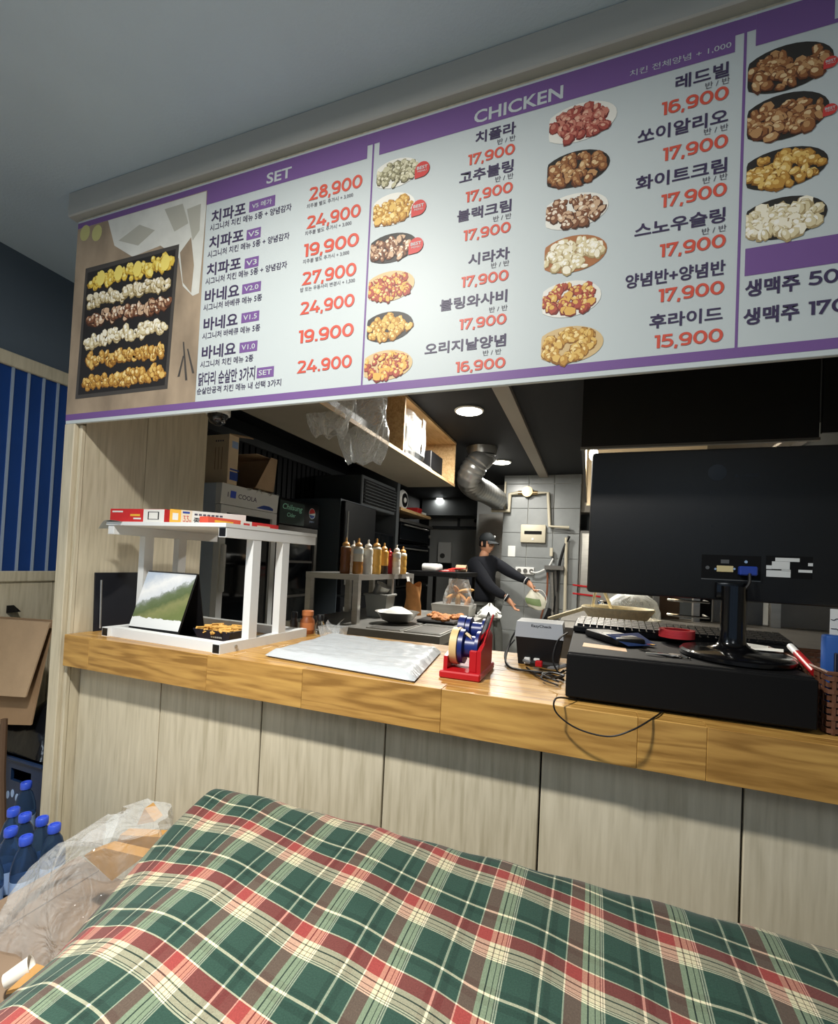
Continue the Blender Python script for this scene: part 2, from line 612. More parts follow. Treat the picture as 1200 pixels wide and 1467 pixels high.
# panelled counter front with open joints
wc = struct(MB().box((XJ, YP+0.012, 0), (1.5, 1.34, 0.80)).build('wall_counter', 'black_gap'))
xs = [XJ+0.002, -1.444, -0.996, -0.549, -0.100, 0.3505, 0.80, 1.25, 1.5]
for i in range(len(xs)-1):
    MB().rbox((xs[i]+0.002, YP, 0.0), (xs[i+1]-0.003, YP+0.014, 0.798), 0.002, 1).build('panel', 'ash_panel', wc)

# wooden counter top made of glued staves
ct = thing('oak_counter', 'thick honey oak counter slab with glued staves below the menu board', 'counter', (0, 1.5, 0.795))
ZC = 0.914
rr = random.Random(3)
fx = [-1.872, -1.735, -1.17, -0.80, -0.36, 0.12, 0.26, 0.62, 1.05, 1.498]
for i in range(len(fx)-1):
    o = MB().rbox((fx[i], YF, ZC-0.119), (fx[i+1]-0.0004, YF+0.045, ZC), 0.0012, 1).build('stave', 'oak', ct)
row = 0
y = YF+0.0455
while y < 1.80:
    x = -1.872
    first = True
    while x < 1.49:
        ln = rr.uniform(0.25, 0.8) if not first else rr.uniform(0.1, 0.6)
        first = False
        x1 = min(1.498, x+ln)
        if 1.498-x1 < 0.1:
            x1 = 1.498
        o = MB().rbox((x, y, ZC-0.05), (x1-0.0005, y+0.0665, ZC), 0.0012, 1).build('stave', 'oak', ct)
        x = x1
    y += 0.067
o = MB().box((-1.872, 1.34, 0.80), (1.498, 1.80, ZC-0.05)).build('underframe', 'ash_panel', ct)

# ------------------------------------------------------------------ kitchen shell
struct(MB().box((-1.945, 1.31, 2.5), (1.8, 1.84, 2.6)).build('ceiling', 'kitchen_black'))
struct(MB().box((-3.2, 1.84, 2.5), (1.8, 9.1, 2.6)).build('ceiling', 'kitchen_black'))
kl = struct(MB().box((-3.25, 2.0, 0), (-3.1, 9.1, 2.5)).build('wall_left', 'kitchen_black'))
y = 3.2
while y < 6.0:
    MB().box((-3.1, y, 1.72), (-3.07, y+0.06, 2.30)).build('slat', 'kitchen_black', kl)
    y += 0.085
MB().box((-3.1, 2.6, 2.30), (-3.05, 6.2, 2.37)).build('rail', 'kitchen_grey', kl)
struct(MB().box((-3.2, 8.9, 0), (1.8, 9.05, 2.5)).build('wall_back', 'kitchen_white_wall'))
kr = struct(MB().box((1.66, 1.31, 0), (1.8, 9.1, 2.5)).build('wall_right', 'kitchen_white_wall'))
# boxed beam running away from the opening
struct(MB().box((-0.665, 1.31, 2.462), (-0.55, 6.9, 2.5)).build('trim_2', 'beam_grey'))
struct(MB().box((-0.545, 6.35, 2.01), (1.65, 6.9, 2.5)).build('trim_3', 'beam_grey'))
struct(MB().box((-3.05, 8.3, 2.17), (-1.2, 8.9, 2.5)).build('trim_4', 'kitchen_grey'))
struct(MB().box((-0.13, 6.6, 0), (1.65, 6.9, 2.01)).build('wall_partition', 'kitchen_grey'))
# tiled pillar
cp = struct(MB().box((-1.13, 6.312, 0), (-0.13, 6.9, 2.5)).build('wall_pillar', 'grout'))
zs = [2.05-0.33*i for i in range(-1, 7)]+[0.0]
zs = [2.5]+[z for z in zs if z > 0.02]+[0.0]
for j in range(len(zs)-1):
    for i in range(3):
        x0 = -1.13+0.3333*i
        MB().rbox((x0+0.003, 6.298, zs[j+1]+0.003), (x0+0.330, 6.314, zs[j]-0.003), 0.003, 1).build('tile', 'wall_tile', cp)

# ------------------------------------------------------------------ menu board
mb = thing('menu_board', 'long white and purple menu board with Korean dishes and red prices', 'menu board', (-0.5, 1.206, 1.728))
SX0, SX1, SZ0, SZ1 = -1.945, 1.02, 1.7285, 2.536
MB().rbox((SX0, YF, SZ0), (SX1, YF+0.012, SZ1), 0.0015, 1).build('board', 'print_white', mb)
EX, EZ = Vector((1, 0, 0)), Vector((0, 0, 1))
def S(x, y, d=0.0):
    p = at(x, y, Y=YF)
    return Vector((p.x, YF-0.0006-d, p.z))
def flat(pts, name, m, parent, d=0.0):
    """flat print from (X, z) corners on the board"""
    return MB().add([(p[0], YF-0.0006-d, p[1]) for p in pts], [list(range(len(pts)))]).build(name, m, parent, flip=False)
def rect(x0, z0, x1, z1, name, m, parent, d=0.0):
    return flat([(x0, z0), (x1, z0), (x1, z1), (x0, z1)], name, m, parent, d)
# bands and dividers
zb0 = at(1080, 510.5, Y=YF).z
zb1 = at(1080, 495.5, Y=YF).z
rect(SX0, zb0, SX1, zb1, 'purple_band', 'print_purple', mb)
HZ0 = at(480, 240.5, Y=YF).z           # lower edge of heading bars
HZ1 = SZ1-0.008
XD1, XD2 = at(519, 530, Y=YF).x, at(1054, 490, Y=YF).x
XPH = at(296, 292, Y=YF).x              # right edge of the tray photograph
rect(XPH, HZ0, XD1-0.020, HZ1, 'purple_band', 'print_purple', mb)
rect(SX0, HZ1-0.022, XPH, HZ1, 'purple_band', 'print_purple', mb)
rect(XD1+0.020, HZ0, XD2-0.020, HZ1, 'purple_band', 'print_purple', mb)
rect(XD2+0.020, HZ0, SX1, HZ1, 'purple_band', 'print_purple', mb)
rect(XD1-0.020, HZ1-0.035, XD1+0.020, HZ1, 'purple_band', 'print_purple', mb, -0.0002)
rect(XD2-0.020, HZ1-0.035, XD2+0.020, HZ1, 'purple_band', 'print_purple', mb, -0.0002)
for xd in (XD1, XD2):
    rect(xd-0.0028, zb1, xd+0.0028, HZ1-0.03, 'divider', 'print_purple', mb)
q0, q1 = at(1066, 396, Y=YF), at(1066, 357, Y=YF)
rect(q0.x, q0.z, SX1, q1.z, 'purple_band', 'print_purple', mb)

def T(s, xl, yl, xr, yr, h, m, bold=0.03, parent=None):
    a, b = S(xl, yl, 0.0006), S(xr, yr, 0.0006)
    hh = (S(xl, yl-h).z-S(xl, yl).z)
    z = (a.z+b.z)/2
    return lettering(s, (a.x, a.y, z), EX, EZ, b.x-a.x, hh, m, parent or mb, bold)
A = lambda x, y: (90+x/2.6667, 230+y/2.6667)
B = lambda x, y: (500+x/3.3333, 120+y/3.3333)
Cc = lambda x, y: (760+x/3.0563, 50+y/3.0563)
def TT(f, s, xl, yl, xr, yr, h, m, bold=0.03):
    k = {A: 2.6667, B: 3.3333, Cc: 3.0563}[f]
    return T(s, *f(xl, yl), *f(xr, yr), h/k, m, bold)
TT(A, 'SET', 778, 88, 873, 68, 40, 'print_white', 0.02)
sub = '시그니처 치킨 메뉴 5종 + 양념감자'
bbq = '시그니처 바베큐 메뉴 5종'
for (s, xl, yl, xr, yr, h) in (
        ('치파포', 567, 242, 698, 208, 48), ('치파포', 558, 343, 690, 308, 48), ('치파포', 549, 448, 680, 413, 48),
        ('바네요', 542, 542, 673, 525, 50), ('바네요', 537, 652, 667, 633, 50), ('바네요', 530, 762, 660, 742, 50),
        ('닭다리 순살만 3가지', 517, 862, 733, 838, 50)):
    TT(A, s, xl, yl, xr, yr, h, 'print_ink', 0.02 if s[0] != '닭' else 0.015)
for (s, xl, yl, xr, yr) in (
        (sub, 562, 270, 873, 193), (sub, 553, 374, 865, 300), (sub, 545, 477, 856, 410),
        (bbq, 537, 575, 760, 537), (bbq, 533, 684, 753, 652), ('시그니처 치킨 메뉴 2종', 525, 792, 727, 768),
        ('순살만공격 치킨 메뉴 내 선택 3가지', 512, 893, 833, 863)):
    TT(A, s, xl, yl, xr, yr, 25, 'print_ink', 0.008)
for (s, xl, yl, xr, yr) in (
        ('28,900', 939, 153, 1143, 105), ('24,900', 930, 262, 1137, 215), ('19,900', 920, 370, 1130, 326), ('27,900', 912, 478, 1120, 440),
        ('24,900', 905, 592, 1113, 556), ('19.900', 900, 701, 1110, 669), ('24.900', 893, 816, 1103, 789)):
    TT(A, s, xl, yl, xr, yr, 49, 'print_red', 0.04)
rice = '치주볼 별도 추가시 + 3,000'
for (s, xl, yl, xr, yr) in (
        (rice, 932, 181, 1108, 145), (rice, 925, 285, 1102, 251), (rice, 917, 394, 1093, 363), ('밥 또는 우동사리 변경시 + 1,500', 907, 503, 1115, 468)):
    TT(A, s, xl, yl, xr, yr, 17, 'print_grey', 0.0)
for (s, tl, tr, br, bl) in (
        ('V5 메가', (712, 157), (810, 133), (812, 173), (712, 198)), ('V5', (702, 267), (757, 253), (755, 292), (702, 306)),
        ('V3', (695, 377), (748, 363), (748, 402), (694, 416)), ('V2.0', (685, 475), (757, 460), (756, 497), (685, 512)),
        ('V1.5', (682, 585), (750, 572), (750, 610), (682, 623)), ('V1.0', (675, 697), (743, 687), (743, 725), (675, 737)),
        ('SET', (742, 795), (806, 783), (806, 823), (740, 835))):
    p = [S(*A(*q)) for q in (tl, tr, br, bl)]
    x0, x1 = (p[0].x+p[3].x)/2, (p[1].x+p[2].x)/2
    z0, z1 = (p[2].z+p[3].z)/2, (p[0].z+p[1].z)/2
    bo = rect(x0, z0, x1, z1, 'badge', 'print_purple', mb)
    wd, hg = x1-x0, z1-z0
    lettering(s, (x0+wd*0.12, YF-0.0012, z0+hg*0.24), EX, EZ, wd*0.76, hg*0.5, 'print_white', bo, 0.01)
T('CHICKEN', 679, 175, 806, 145, 18, 'print_white', 0.02)
T('치킨 전체양념 + 1,000', *Cc(433, 185), *Cc(877, 62), 9.5, 'print_white', 0.0)
for (s, n, hb, pr) in (
        ('치폴라', (602, 285, 795, 243), (707, 290, 793, 273), ('17,900', 567, 388, 790, 340)),
        ('고추블링', (525, 480, 783, 423), (697, 470, 783, 453), ('17,900', 555, 567, 780, 521)),
        ('블랙크림', (515, 662, 773, 612), (687, 660, 773, 643), ('17,900', 545, 752, 770, 710)),
        ('시라차', (567, 870, 765, 838), (677, 882, 763, 868), ('17,900', 535, 973, 760, 940)),
        ('블링와사비', (432, 1087, 753, 1043), (668, 1093, 755, 1081), ('17,900', 525, 1174, 750, 1150)),
        ('오리지날양념', (360, 1294, 747, 1257), (638, 1300, 725, 1290), ('16,900', 507, 1378, 745, 1358))):
    TT(B, s, *n, 56, 'print_ink', 0.022)
    TT(B, '반 / 반', *hb, 26, 'print_grey', 0.0)
    TT(B, pr[0], *pr[1:], 50, 'print_red', 0.04)
for (s, n, hb, pr) in (
        ('레드빌', (632, 243, 867, 183), (763, 237, 870, 214), ('16,900', 572, 352, 865, 285)),
        ('쏘이알리오', (467, 472, 862, 397), (757, 440, 863, 418), ('17,900', 577, 553, 862, 494)),
        ('화이트크림', (458, 677, 857, 612), (752, 652, 860, 634), ('17,900', 570, 757, 857, 706)),
        ('스노우슬링', (453, 886, 850, 827), (748, 876, 855, 860), ('17,900', 563, 972, 852, 934)),
        ('양념반+양념반', (413, 1110, 850, 1055), None, ('17,900', 558, 1168, 845, 1139)),
        ('후라이드', (518, 1287, 838, 1255), None, ('15,900', 540, 1372, 840, 1345))):
    TT(Cc, s, *n, 62, 'print_ink', 0.022)
    if hb:
        TT(Cc, '반 / 반', *hb, 28, 'print_grey', 0.0)
    TT(Cc, pr[0], *pr[1:], 57, 'print_red', 0.04)
T('생맥주', 1066, 428, 1145, 415, 24, 'print_ink', 0.03)
T('500', 1157, 411, 1226, 400, 20, 'print_ink', 0.04)
T('생맥주', 1063.5, 469, 1144, 456, 24, 'print_ink', 0.03)
T('1700', 1157, 454, 1240, 442, 20, 'print_ink', 0.04)
p = S(1195, 28)
rect(p.x, p.z, p.x+0.012, p.z+0.045, 'lettering', 'print_white', mb, 0.0004)

# dish pictures: bowl outline with heaps of small pieces
FOOD = {'gold': ('b98a3e', 'd9b465', '8a5d24', 'ecd394'), 'cream': ('cdbd93', 'e6dcc0', '8d7a50', 'f2ecdc'), 'brown': ('8d5b35', 'b58a5c', '5c3420', 'd6b98c'),
        'red': ('9c4a40', 'c07a68', '6c2a26', 'd8a890'), 'redgold': ('a8503f', 'd8ab58', '7a3028', 'e6c984'), 'choc': ('7c5138', 'c9a98a', '4a2c1e', 'e8d9c4'),
        'snow': ('d8cba4', 'efe8d2', 'a8946a', 'f6f2e6'), 'grey': ('8f8a6a', 'c4bf9f', '55503c', 'd9d4ba'), 'potato': ('e0c04e', 'f0dc72', 'b08a30', 'f6e896')}
for kf, cs in FOOD.items():
    for i, cc in enumerate(cs):
        mat('print_%s_%d' % (kf, i), cc, 0.55)
mat('print_bowl_dark', (46, 42, 38), 0.5)
mat('print_bowl_white', (226, 224, 214), 0.5)
mat('print_bowl_wood', (168, 112, 72), 0.5)
mat('print_bowl_tan', (205, 178, 130), 0.5)
def heap(mbx, cx, cz, rx, rz, n, size, r, x0=None, d0=0.0, inside=None, strips=0.0):
    pts = []
    while len(pts) < n:
        a, q = r.uniform(0, 6.283), math.sqrt(r.random())
        pts.append((cx+rx*q*math.cos(a), cz+rz*q*math.sin(a)))
    pts.sort(key=lambda t: -t[1])
    for i, (px, pz) in enumerate(pts):
        s0 = size*r.uniform(0.7, 1.3)
        asp = r.uniform(0.5, 1.0)
        th = r.uniform(0, 3.14)
        base = r.choice((0, 0, 1))
        for lay, (sc, col, ox, oz) in enumerate(((1.0, 2, 0.0, -0.12), (0.86, base, 0, 0.05), (0.42, 3 if r.random() < 0.5 else 1, -0.18, 0.28))):
            mbx.cur = col
            ring = []
            for k in range(7):
                a = 6.283*k/7
                rad = s0*sc*r.uniform(0.8, 1.15)
                ux, uz = rad*math.cos(a), rad*math.sin(a)*asp
                vx = px+ox*s0+ux*math.cos(th)-uz*math.sin(th)
                vz = pz+oz*s0+ux*math.sin(th)+uz*math.cos(th)
                if x0 is not None:
                    vx = max(vx, x0)
                ring.append((vx, YF-0.0014-d0-i*0.000006-lay*0.000002, vz))
            mbx.add(ring, [list(range(7))])
def dish(x0, y0, x1, y1, kind, bowl, r, badge=None):
    cxp, cyp = (x0+x1)/2, (y0+y1)/2
    c = S(cxp, cyp)
    rx = (S(x1, cyp).x-S(x0, cyp).x)/2
    rz = (S(cxp, y0).z-S(cxp, y1).z)/2*0.86
    left = S(x0, cyp).x
    b = MB()
    b.cur = 4
    ring = []
    for k in range(28):
        a = 6.283*k/28
        ring.append((max(left, c.x-rx*0.12+rx*1.12*math.cos(a)), YF-0.0010, c.z+rz*math.sin(a)))
    b.add(ring, [list(range(28))])
    heap(b, c.x-rx*0.10, c.z-rz*0.06, rx*0.95, rz*0.80, 70, rz*0.28, r, left)
    o = b.build('dish_picture', ['print_%s_%d' % (kind, i) for i in range(4)]+['print_bowl_'+bowl], mb, flip=False)
    if badge:
        p = S(*badge)
        rr_ = abs(S(badge[0]+10.5, badge[1]).x-p.x)
        pts = [(p.x+rr_*math.cos(a), p.z+rr_*math.sin(a)) for a in [math.radians(t) for t in range(-80, 181, 20)]]
        pts += [(p.x-rr_, p.z-rr_*1.05)]
        bo = flat(pts, 'badge', 'print_badge', mb, 0.0018)
        lettering('BEST', (p.x-rr_*0.72, YF-0.0030, p.z), EX, EZ, rr_*1.44, rr_*0.42, 'print_white', bo, 0.02)
        lettering('MENU', (p.x-rr_*0.6, YF-0.0030, p.z-rr_*0.36), EX, EZ, rr_*1.2, rr_*0.24, 'print_white', bo, 0.0)
r = random.Random(11)
for a in ((540, 224, 600, 271, 'grey', 'white', (605, 243)), (535, 273, 594, 326, 'gold', 'white', (600, 298)), (531, 331, 596, 379, 'choc', 'dark', (596, 352)),
          (528, 385, 593, 435, 'redgold', 'tan', None), (526, 443, 591, 493, 'gold', 'dark', None), (522, 498, 590, 548, 'redgold', 'tan', None),
          (787, 143, 882, 206, 'red', 'white', None), (784, 212, 872, 271, 'brown', 'dark', None), (782, 273, 870, 331, 'choc', 'white', None),
          (780, 333, 868, 394, 'snow', 'wood', None), (777, 398, 860, 458, 'redgold', 'white', None), (775, 463, 863, 524, 'gold', 'tan', None),
          (1071, 58, 1192, 134, 'brown', 'dark', (1189, 90)), (1070, 128, 1186, 204, 'brown', 'dark', (1188, 158)), (1069, 207, 1184, 274, 'gold', 'dark', None),
          (1068, 277, 1183, 346, 'snow', 'dark', None)):
    dish(a[0], a[1], a[2], a[3], a[4], a[5], r, a[6])

# photograph of the long tray at the left end of the board
mat('print_table', (156, 138, 116), 0.6, noise=0.28, nscale=9, stretch=(1, 1, 0.5))
mat('print_cloth', (206, 206, 198), 0.6, noise=0.08, nscale=14)
mat('print_tray', (38, 35, 34), 0.5)
mat('print_tray_rim', (70, 66, 62), 0.5)
mat('print_lime', (186, 182, 120), 0.6)
ph = rect(SX0, zb1, XPH, HZ1-0.022, 'tray_photograph', 'print_table', mb, -0.0002)
def PH(*pts, name='print', m='print_cloth', d=0.0):
    return flat([(S(*q).x, S(*q).z) for q in pts], name, m, ph, d)
PH((155, 316), (296, 274), (295, 300), (291, 350), (285, 420), (276, 424), (262, 410), (256, 370), (230, 352), (190, 368), (164, 352), name='cloth_print')
PH((258, 362), (262, 405), (274, 420), (278, 380), (274, 340), name='cloth_fold_print', m='print_table', d=0.0002)
mat('print_cloth_fold', (172, 170, 158), 0.6)
for q in (((170, 345), (200, 322), (222, 330), (198, 352)), ((236, 300), (262, 292), (270, 320), (250, 332)), ((268, 300), (288, 292), (286, 330), (276, 345))):
    PH(*q, name='cloth_fold_print', m='print_cloth_fold', d=0.0001)
for (cx, cy) in ((122, 334), (139, 334)):
    c = S(cx, cy)
    flat([(c.x+0.028*math.cos(t*0.449), c.z+0.032*math.sin(t*0.449)) for t in range(14)], 'lime_print', 'print_lime', ph, 0.0002)
tl, tr, br, bl = (123, 385), (257, 350), (240, 557), (108, 572)
PH(tl, tr, br, bl, name='tray_print', m='print_tray_rim', d=0.0003)
PH((126, 391), (252, 357), (236, 552), (112, 566), name='tray_print', m='print_tray', d=0.0005)
rowp = [((133, 404), (247, 374), 'potato', 0.036), ((128, 432), (243, 404), 'cream', 0.030), ((126, 459), (241, 434), 'choc', 0.030), ((124, 489), (238, 465), 'snow', 0.034),
        ((123, 516), (236, 503), 'gold', 0.030), ((120, 549), (234, 532), 'gold', 0.034)]
for (a, b, kd, hz) in rowp:
    pa, pb = S(*a), S(*b)
    bb = MB()
    heap_pts = 46
    for i in range(heap_pts):
        t = (i+0.5)/heap_pts
        x = pa.x+(pb.x-pa.x)*t
        z = pa.z+(pb.z-pa.z)*t
        heap(bb, x, z, 0.012, hz*0.75, 2, 0.017, r, None, i*0.00001)
    bb.build('food_print', ['print_%s_%d' % (kd, i) for i in range(4)], ph, flip=False)
for (x, y_) in ((146, 399), (171, 392), (198, 386), (238, 377)):
    c = S(x, y_)
    flat([(c.x+0.022*math.cos(t*0.449), c.z+0.030*math.sin(t*0.449)) for t in range(14)], 'potato_print', 'print_potato_1', ph, 0.003)
for (xa, ya, xb, yb) in ((262, 490, 266, 545), (262, 510, 255, 540), (268, 500, 276, 535)):
    a, b = S(xa, ya), S(xb, yb)
    flat([(a.x, a.z), (a.x+0.006, a.z), (b.x+0.008, b.z), (b.x-0.002, b.z)], 'herb_print', 'print_tray_rim', ph, 0.0003)

# ------------------------------------------------------------------ plaid cloth over the padded bench
def plaid_mat():
    m = bpy.data.materials.new('plaid_flannel')
    m.use_nodes = True
    nt = m.node_tree
    L = nt.links.new
    b = nt.nodes['Principled BSDF']
    b.inputs['Roughness'].default_value = 0.95
    b.inputs['Specular IOR Level'].default_value = 0.1
    b.inputs['Sheen Weight'].default_value = 0.15
    uv = nt.nodes.new('ShaderNodeUVMap')
    sp = nt.nodes.new('ShaderNodeSeparateXYZ')
    L(uv.outputs[0], sp.inputs[0])
    YARN = {'warp': dict(G='243c33', G2='1a2e27', R='6e443c', C='9aa082', K='1a1c17', W='b0b098'), 'weft': dict(G='243c33', G2='1a2e27', R='8e2628', C='c4b094', K='1a1c17', W='d8caac')}
    seq = [(0.0, 'R'), (0.15, 'C'), (0.205, 'K'), (0.219, 'C'), (0.275, 'K'), (0.285, 'C'), (0.325, 'K'), (0.334, 'W'), (0.35, 'G2'), (0.357, 'W'), (0.372, 'G'),
           (0.66, 'G2'), (0.715, 'G'), (0.727, 'W'), (0.757, 'G'), (0.785, 'G2'), (0.85, 'G'), (0.972, 'W'), (0.986, 'R')]
    ramps = []
    for ax in ('X', 'Y'):
        fr = nt.nodes.new('ShaderNodeMath')
        fr.operation = 'FRACT'
        L(sp.outputs[ax], fr.inputs[0])
        r = nt.nodes.new('ShaderNodeValToRGB')
        r.color_ramp.interpolation = 'CONSTANT'
        els = r.color_ramp.elements
        yarn = YARN['warp' if ax == 'X' else 'weft']
        els[0].position, els[0].color = seq[0][0], rgb(yarn[seq[0][1]])
        els[1].position, els[1].color = seq[1][0], rgb(yarn[seq[1][1]])
        for (p_, c_) in seq[2:]:
            els.new(p_).color = rgb(yarn[c_])
        L(fr.outputs[0], r.inputs[0])
        ramps.append(r)
    mx0 = nt.nodes.new('ShaderNodeMix')
    mx0.data_type = 'RGBA'
    mx0.inputs[0].default_value = 0.5
    for k, r in enumerate(ramps):
        g = nt.nodes.new('ShaderNodeGamma')
        g.inputs[1].default_value = 0.5
        L(r.outputs[0], g.inputs[0])
        L(g.outputs[0], mx0.inputs[6+k])
    mx = nt.nodes.new('ShaderNodeGamma')
    mx.inputs[1].default_value = 2.0
    L(mx0.outputs[2], mx.inputs[0])
    # slubby weave
    n = nt.nodes.new('ShaderNodeTexNoise')
    n.inputs['Scale'].default_value = 60
    n.inputs['Detail'].default_value = 4
    L(uv.outputs[0], n.inputs['Vector'])
    rp = nt.nodes.new('ShaderNodeMapRange')
    rp.inputs[1].default_value, rp.inputs[2].default_value = 0.3, 0.7
    rp.inputs[3].default_value, rp.inputs[4].default_value = 0.82, 1.15
    L(n.outputs['Fac'], rp.inputs[0])
    mul = nt.nodes.new('ShaderNodeMix')
    mul.data_type = 'RGBA'
    mul.blend_type = 'MULTIPLY'
    mul.inputs[0].default_value = 1
    L(mx.outputs[0], mul.inputs[6])
    L(rp.outputs[0], mul.inputs[7])
    L(mul.outputs[2], b.inputs['Base Color'])
    bp = nt.nodes.new('ShaderNodeBump')
    bp.inputs['Strength'].default_value = 0.25
    bp.inputs['Distance'].default_value = 0.003
    L(n.outputs['Fac'], bp.inputs['Height'])
    L(bp.outputs[0], b.inputs['Normal'])
    MATS['plaid_flannel'] = m
plaid_mat()
def sstep(t):
    t = max(0.0, min(1.0, t))
    return t*t*(3-2*t)
def cloth():
    XL, XR, YN, YB = -0.94, 1.15, 0.12, 1.045
    z0 = 0.622
    def ledge(y):          # height of the left shoulder drops towards the near corner
        return 0.612-0.20*sstep((1.04-y)/0.60)
    def zt(x, y):
        bump = 0.003*math.sin(x*19+y*4)*math.sin(y*9+1.3*x) + 0.0018*math.sin(x*41+2*math.sin(y*7)) + 0.0012*math.sin(y*37+x*5)
        z = z0+bump
        t = (x-XL)/0.32
        if t < 1:
            q = 1-max(0, t)
            z -= (z0-ledge(y))*q**2.1
        tb = (YB-y)/0.06
        if tb < 1:
            q = 1-max(0, tb)
            z -= 0.035*(1-math.sqrt(max(0, 1-q*q*0.97)))
        return z
    nx, ny = 150, 84
    # parameter: include hanging skirts left and far (u<0, v>1)
    us = [-0.5, -0.36, -0.24, -0.14, -0.07, -0.03]+[i/nx for i in range(nx+1)]
    vs_ = [j/ny for j in range(ny+1)]+[1.03, 1.07, 1.14, 1.25, 1.4, 1.55]
    verts, uvs = [], []
    for v in vs_:
        for u in us:
            x = XL+(XR-XL)*max(0, u)
            y = YN+(YB-YN)*min(1, v)
            z = zt(x, y)
            dx = -min(0, u)*1.15
            dy = max(0, v-1)*1.0
            if dx:
                wob = 0.012*math.sin(y*26)*min(1, dx*4)
                x -= 0.012*min(1, dx*20)+wob
                z -= dx
            if dy:
                wob = 0.012*math.sin(x*23)*min(1, dy*4)
                y += 0.01*min(1, dy*20)+wob*0.6
                z -= dy
            z = max(z, 0.004)
            verts.append((x, y, z))
            ax, ay = XL+(XR-XL)*max(0, u)-dx-(z0-zt(XL+(XR-XL)*max(0, u), y))*0.6*(1 if u < 0.15 else 0), YN+(YB-YN)*min(1, v)+dy
            uu = (ax+0.431)/0.1445+0.075
            vv = -((ay-1.009)+0.150*(ax+0.431))/0.158+0.075
            uvs.append((uu+0.012*math.sin(ay*11+ax*3), vv+0.016*math.sin(ax*19+2.2*ay)+0.010*math.sin(ax*43+1+3*ay)))
    nu = len(us)
    faces = [(j*nu+i, j*nu+i+1, (j+1)*nu+i+1, (j+1)*nu+i) for j in range(len(vs_)-1) for i in range(nu-1)]
    me = bpy.data.meshes.new('plaid_cloth')
    me.from_pydata(verts, [], faces)
    ul = me.uv_layers.new(name='UVMap')
    for lp in me.loops:
        ul.data[lp.index].uv = uvs[lp.vertex_index]
    me.materials.append(MATS['plaid_flannel'])
    me.polygons.foreach_set('use_smooth', [True]*len(me.polygons))
    o = bpy.data.objects.new('plaid_cloth', me)
    COL.objects.link(o)
    tag(o, 'green and red plaid flannel cloth spread over the padded bench in front', 'cloth')
cloth()
bench = thing('padded_bench', 'low padded bench hidden under the plaid cloth', 'bench', (0.1, 0.58, 0))
MB().rbox((-0.70, 0.16, 0.30), (1.12, 1.00, 0.44), 0.04, 2).build('seat', 'black_matte', bench, True)
for (x, y) in ((-0.66, 0.2), (-0.66, 0.95), (1.08, 0.2), (1.08, 0.95)):
    MB().box((x-0.025, y-0.025, 0), (x+0.025, y+0.025, 0.30)).build('leg', 'black_matte', bench)

# ------------------------------------------------------------------ white rack on the counter
rk = thing('counter_rack', 'white square tube rack standing on the left end of the counter', 'rack', (-1.445, 1.24, ZC), -0.05, local=True)
for sx in (-0.285, 0.285):
    b = MB().box((sx-0.017, 0, 0), (sx+0.017, 0.47, 0.034)).build('rail', 'white_paint', rk)
    MB().box((sx-0.0145, -0.001, 0.003), (sx+0.0145, 0.002, 0.031)).build('end_cap', 'black_plastic', b)
    b = MB().box((sx-0.017, 0, 0.392), (sx+0.017, 0.50, 0.426)).build('rail', 'white_paint', rk)
    MB().box((sx-0.0145, -0.001, 0.395), (sx+0.0145, 0.002, 0.423)).build('end_cap', 'black_plastic' if sx > 0 else 'white_paint', b)
    for yy in (0.15, 0.31):
        MB().box((sx-0.016, yy-0.02, 0.034), (sx+0.016, yy+0.02, 0.392)).build('post', 'white_paint', rk)
MB().box((-0.268, 0.012, 0.0), (0.268, 0.046, 0.034)).build('rail', 'white_paint', rk)
MB().box((-0.268, 0.43, 0.0), (0.268, 0.464, 0.034)).build('rail', 'white_paint', rk)
MB().lathe([(0.006, 0), (0.006, 0.003)], (0.3025, 0.07, 0.017), 10, 'X').build('bolt', 'steel', rk)
def topsheet(u, v):
    x, y = -0.325+0.635*u, -0.012+0.525*v
    e = 0.004*math.sin(13*u+5*v)*(1 if (u < 0.1 or v < 0.1) else 0.2)
    return (x, y, 0.4285+e*(v < 0.2 or u < 0.2)*0.8)
b = MB()
b.box((-0.31, -0.004, 0.4265), (0.303, 0.505, 0.440))
b.build('shelf_board', 'white_paint', rk)
b = MB().grid(lambda u, v: (-0.338+0.12*u, -0.016+0.3*v, 0.4405+0.004*math.sin(9*v+3*u)-(0.03*(1-u*4) if u < 0.25 else 0)), 10, 14)
b.build('paper_liner', 'print_white', rk, True)

ZR = ZC+0.4405
def print_on(parent, o, ux, uy, s, u0, v0, wd, hg, m, bold=0.02, nrm=0.0008):
    ux, uy = Vector(ux).normalized(), Vector(uy).normalized()
    n_ = ux.cross(uy)
    org = Vector(o)+ux*u0+uy*v0+n_*nrm
    return lettering(s, org, ux, uy, wd, hg, m, parent, bold)
def patch(parent, o, ux, uy, u0, v0, wd, hg, m, name='printed_panel', nrm=0.0004):
    ux, uy = Vector(ux).normalized(), Vector(uy).normalized()
    n_ = ux.cross(uy)
    org = Vector(o)+n_*nrm
    return MB().add([org+ux*(u0+a*wd)+uy*(v0+c*hg) for a, c in ((0, 0), (1, 0), (1, 1), (0, 1))], [(0, 1, 2, 3)]).build(name, m, parent, flip=False)
mat('box_red', (200, 44, 44), 0.5)
mat('box_yellow', (232, 176, 60), 0.5)
mat('box_cream', (222, 206, 180), 0.55)
mat('box_white', (224, 222, 214), 0.5)
mat('box_orange', (216, 84, 62), 0.5)
mat('ink_black', (24, 24, 26), 0.5)
mat('ink_red', (196, 50, 50), 0.5)
mat('ink_blue', (40, 70, 150), 0.5)
